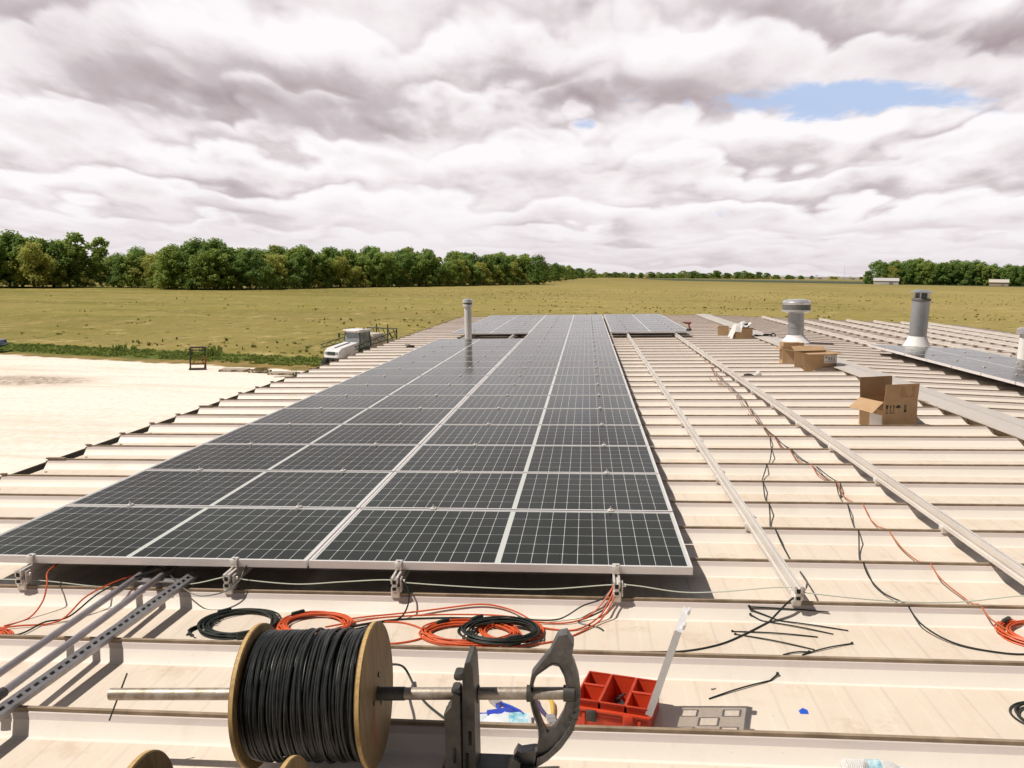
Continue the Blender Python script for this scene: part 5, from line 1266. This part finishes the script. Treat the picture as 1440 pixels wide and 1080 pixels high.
# ------------------------------------------------------------------ sky, sun, camera
SUNV = Vector((-.64, -.13, 1.0)).normalized()
el = math.asin(SUNV.z)
w = bpy.data.worlds.new('World'); sc.world = w; w.use_nodes = True
k = NT(w.node_tree); bg = [n for n in w.node_tree.nodes if n.type == 'BACKGROUND'][0]
w.cycles.sampling_method = 'MANUAL'; w.cycles.sample_map_resolution = 256
sky = k.n('ShaderNodeTexSky', sky_type='NISHITA'); sky.sun_disc = False; sky.sun_elevation = el; sky.sun_rotation = math.atan2(SUNV.x, SUNV.y); sky.air_density = 1.0; sky.dust_density = 1.2
D = k.n('ShaderNodeTexCoord').outputs['Generated']
s = k.n('ShaderNodeSeparateXYZ'); k.put(s.inputs[0], D); dx, dy, dz = s.outputs
E_ = k.m('ARCSINE', dz); A_ = k.m('ARCTAN2', dx, dy)
def blob(a, e, sa, se):
    u_ = k.m('POWER', k.m('ABSOLUTE', k.m('DIVIDE', k.m('SUBTRACT', A_, a), sa)), 2.0); v_ = k.m('POWER', k.m('ABSOLUTE', k.m('DIVIDE', k.m('SUBTRACT', E_, e), se)), 2.0)
    return k.m('POWER', 2.71828, k.m('MULTIPLY', k.m('ADD', u_, v_), -1.0))
# banks of cumulus: each bank shows a grey flat base whose edge cuts across the lit tops of the bank behind it
EE = k.m('ADD', k.m('MAXIMUM', E_, 0.0), .05); Y_ = k.m('LOGARITHM', EE, 2.71828)
cv = k.n('ShaderNodeCombineXYZ'); k.put(cv.inputs[0], k.m('ADD', k.m('MULTIPLY', k.m('DIVIDE', A_, k.m('ADD', EE, .35)), 2.6), 7.3)); k.put(cv.inputs[1], k.m('MULTIPLY', Y_, 1.7)); k.put(cv.inputs[2], 1.7)
V_ = cv.outputs[0]
wv = k.n('ShaderNodeTexNoise'); k.put(wv.inputs['Vector'], V_); wv.inputs['Scale'].default_value = 2.6; wv.inputs['Detail'].default_value = 4
ws = k.n('ShaderNodeVectorMath', operation='MULTIPLY_ADD'); k.put(ws.inputs[0], wv.outputs['Color']); ws.inputs[1].default_value = (.34, .34, 0); k.put(ws.inputs[2], V_)
def puffs(sc_):
    x = k.n('ShaderNodeTexVoronoi', feature='F1', voronoi_dimensions='2D'); k.put(x.inputs['Vector'], ws.outputs[0]); x.inputs['Scale'].default_value = sc_
    return x.outputs['Distance']
low = k.noise(V_, .75, 2, .5); midn = k.noise(V_, 2.3, 6, .58)
warp = k.m('ADD', k.m('ADD', k.m('MULTIPLY', low, 1.7), k.m('MULTIPLY', midn, .45)), k.m('ADD', k.m('MULTIPLY', puffs(2.0), .62), k.m('MULTIPLY', puffs(5.0), .26)))
def bank(rows, warpk, off, edge):
    saw = k.m('FRACT', k.m('ADD', k.m('MULTIPLY', Y_, rows), k.m('ADD', k.m('MULTIPLY', warp, warpk), off)))
    return k.m('MULTIPLY', k.smooth(saw, 0.0, edge), k.m('POWER', k.m('SUBTRACT', 1.0, saw), 1.2))
sel = k.noise(V_, 1.15, 4, .6)
b1 = bank(2.3, .95, .35, .20); b2 = bank(3.3, 1.30, .80, .28)
f12 = k.smooth(sel, .40, .60)
soft = k.m('ADD', k.m('MULTIPLY', b1, k.m('SUBTRACT', 1.0, f12)), k.m('MULTIPLY', b2, f12))
soft = k.m('ADD', k.m('MULTIPLY', soft, .82), k.m('MULTIPLY', k.smooth(k.noise(V_, 1.5, 6, .6), .38, .68), .22))
amp = k.smooth(k.noise(V_, .55, 2, .5), .28, .68)
masses = ((-.44, .195, .16, .030, .42), (-.30, .185, .12, .022, .30), (.02, .203, .16, .020, .50), (.38, .232, .16, .020, .40), (-.20, .158, .12, .012, .28), (.07, .118, .10, .012, .30), (-.60, .235, .10, .03, .25), (-.02, .27, .12, .02, .15),
          (-.29, .256, .09, .020, -.30), (.12, .250, .10, .018, -.25), (.26, .160, .20, .012, -.50), (-.08, .135, .16, .012, -.25), (-.62, .19, .06, .03, -.2), (-.17, .20, .05, .03, -.15))
m_ = None
for a, e, sa, se, g in masses:
    t_ = k.m('MULTIPLY', blob(a, e, sa, se), g); m_ = t_ if m_ is None else k.m('ADD', m_, t_)
fine = k.m('MULTIPLY', k.m('SUBTRACT', midn, .5), -.55)
val = k.m('ADD', k.m('ADD', k.m('MULTIPLY', soft, k.m('ADD', .42, k.m('MULTIPLY', amp, .62))), fine), k.m('ADD', -.085, k.m('MULTIPLY', m_, 1.0)))
cr = k.n('ShaderNodeValToRGB'); el_ = cr.color_ramp.elements
el_[0].position = 0.0; el_[0].color = (1.0, .965, .975, 1); el_[1].position = 1.0; el_[1].color = (.42, .345, .365, 1)
e1 = el_.new(.28); e1.color = (.87, .81, .825, 1); e2 = el_.new(.58); e2.color = (.60, .53, .55, 1)
k.put(cr.inputs[0], val)
cloud = k.mix(k.m('MULTIPLY', k.smooth(E_, .085, .0), .62), cr.outputs[0], (.76, .70, .73))
# gap of blue between two banks, ragged edges
cgx = k.n('ShaderNodeCombineXYZ'); k.put(cgx.inputs[0], k.m('MULTIPLY', A_, 9.0)); k.put(cgx.inputs[1], k.m('MULTIPLY', E_, 22.0)); k.put(cgx.inputs[2], 5.5)
gn = k.m('SUBTRACT', k.noise(cgx.outputs[0], 1.2, 6, .6, .3), .5)
gap = k.m('MAXIMUM', blob(.265, .187, .175, .0195), k.m('MULTIPLY', blob(-.005, .168, .022, .010), .62))
gapf = k.smooth(k.m('ADD', gap, k.m('MULTIPLY', gn, 2.0)), .40, .78)
cov = k.m('SUBTRACT', 1.0, k.m('MULTIPLY', gapf, .92))
# cloud deck thinned high overhead, out of view, to lower the fill light
high = k.smooth(E_, .33, .62)
cov = k.m('MULTIPLY', cov, k.m('SUBTRACT', 1.0, k.m('MULTIPLY', high, .90)))
bs = k.n('ShaderNodeVectorMath', operation='SCALE'); k.put(bs.inputs[0], sky.outputs[0]); bs.inputs['Scale'].default_value = .22
cs = k.n('ShaderNodeVectorMath', operation='SCALE'); k.put(cs.inputs[0], cloud); k.put(cs.inputs['Scale'], k.m('ADD', 2.4, k.m('MULTIPLY', k.smooth(k.m('ABSOLUTE', A_), 1.5, .75), 7.6)))   # clouds dimmed out of view, to the sides and behind, to deepen shadows
blue = k.mix(k.smooth(E_, .45, .25), bs.outputs[0], (4.7, 6.0, 8.6))
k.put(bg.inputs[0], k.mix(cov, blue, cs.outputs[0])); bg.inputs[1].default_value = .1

sd = bpy.data.lights.new('sun', 'SUN'); sd.energy = 4.9; sd.angle = rad(.5); sd.color = (1, .93, .83)
so = bpy.data.objects.new('sun', sd); COL.objects.link(so); so.rotation_euler = (-SUNV).to_track_quat('-Z', 'Y').to_euler()

cam = bpy.data.cameras.new('camera'); co = bpy.data.objects.new('camera', cam); COL.objects.link(co)
r_ = Vector((.9959981, .0886821, .0111019)); u_ = Vector((-.0227517, .1314592, .9910605)); d_ = Vector((-.0864299, .9873469, -.1329508))
Mc = Matrix((r_, u_, -d_)).transposed().to_4x4(); Mc.translation = (1.43686, -4.13716, 1.52410); co.matrix_world = Mc
cam.sensor_fit = 'HORIZONTAL'; cam.sensor_width = 36; cam.lens = 1172.737/1440*36; cam.clip_start = .05; cam.clip_end = 20000
sc.camera = co
sc.view_settings.view_transform = 'Standard'; sc.view_settings.look = 'None'; sc.view_settings.exposure = 0; sc.view_settings.gamma = 1
sc.cycles.use_denoising = True
sc.cycles.use_adaptive_sampling = True; sc.cycles.adaptive_threshold = .025; sc.cycles.max_bounces = 5; sc.cycles.transparent_max_bounces = 12
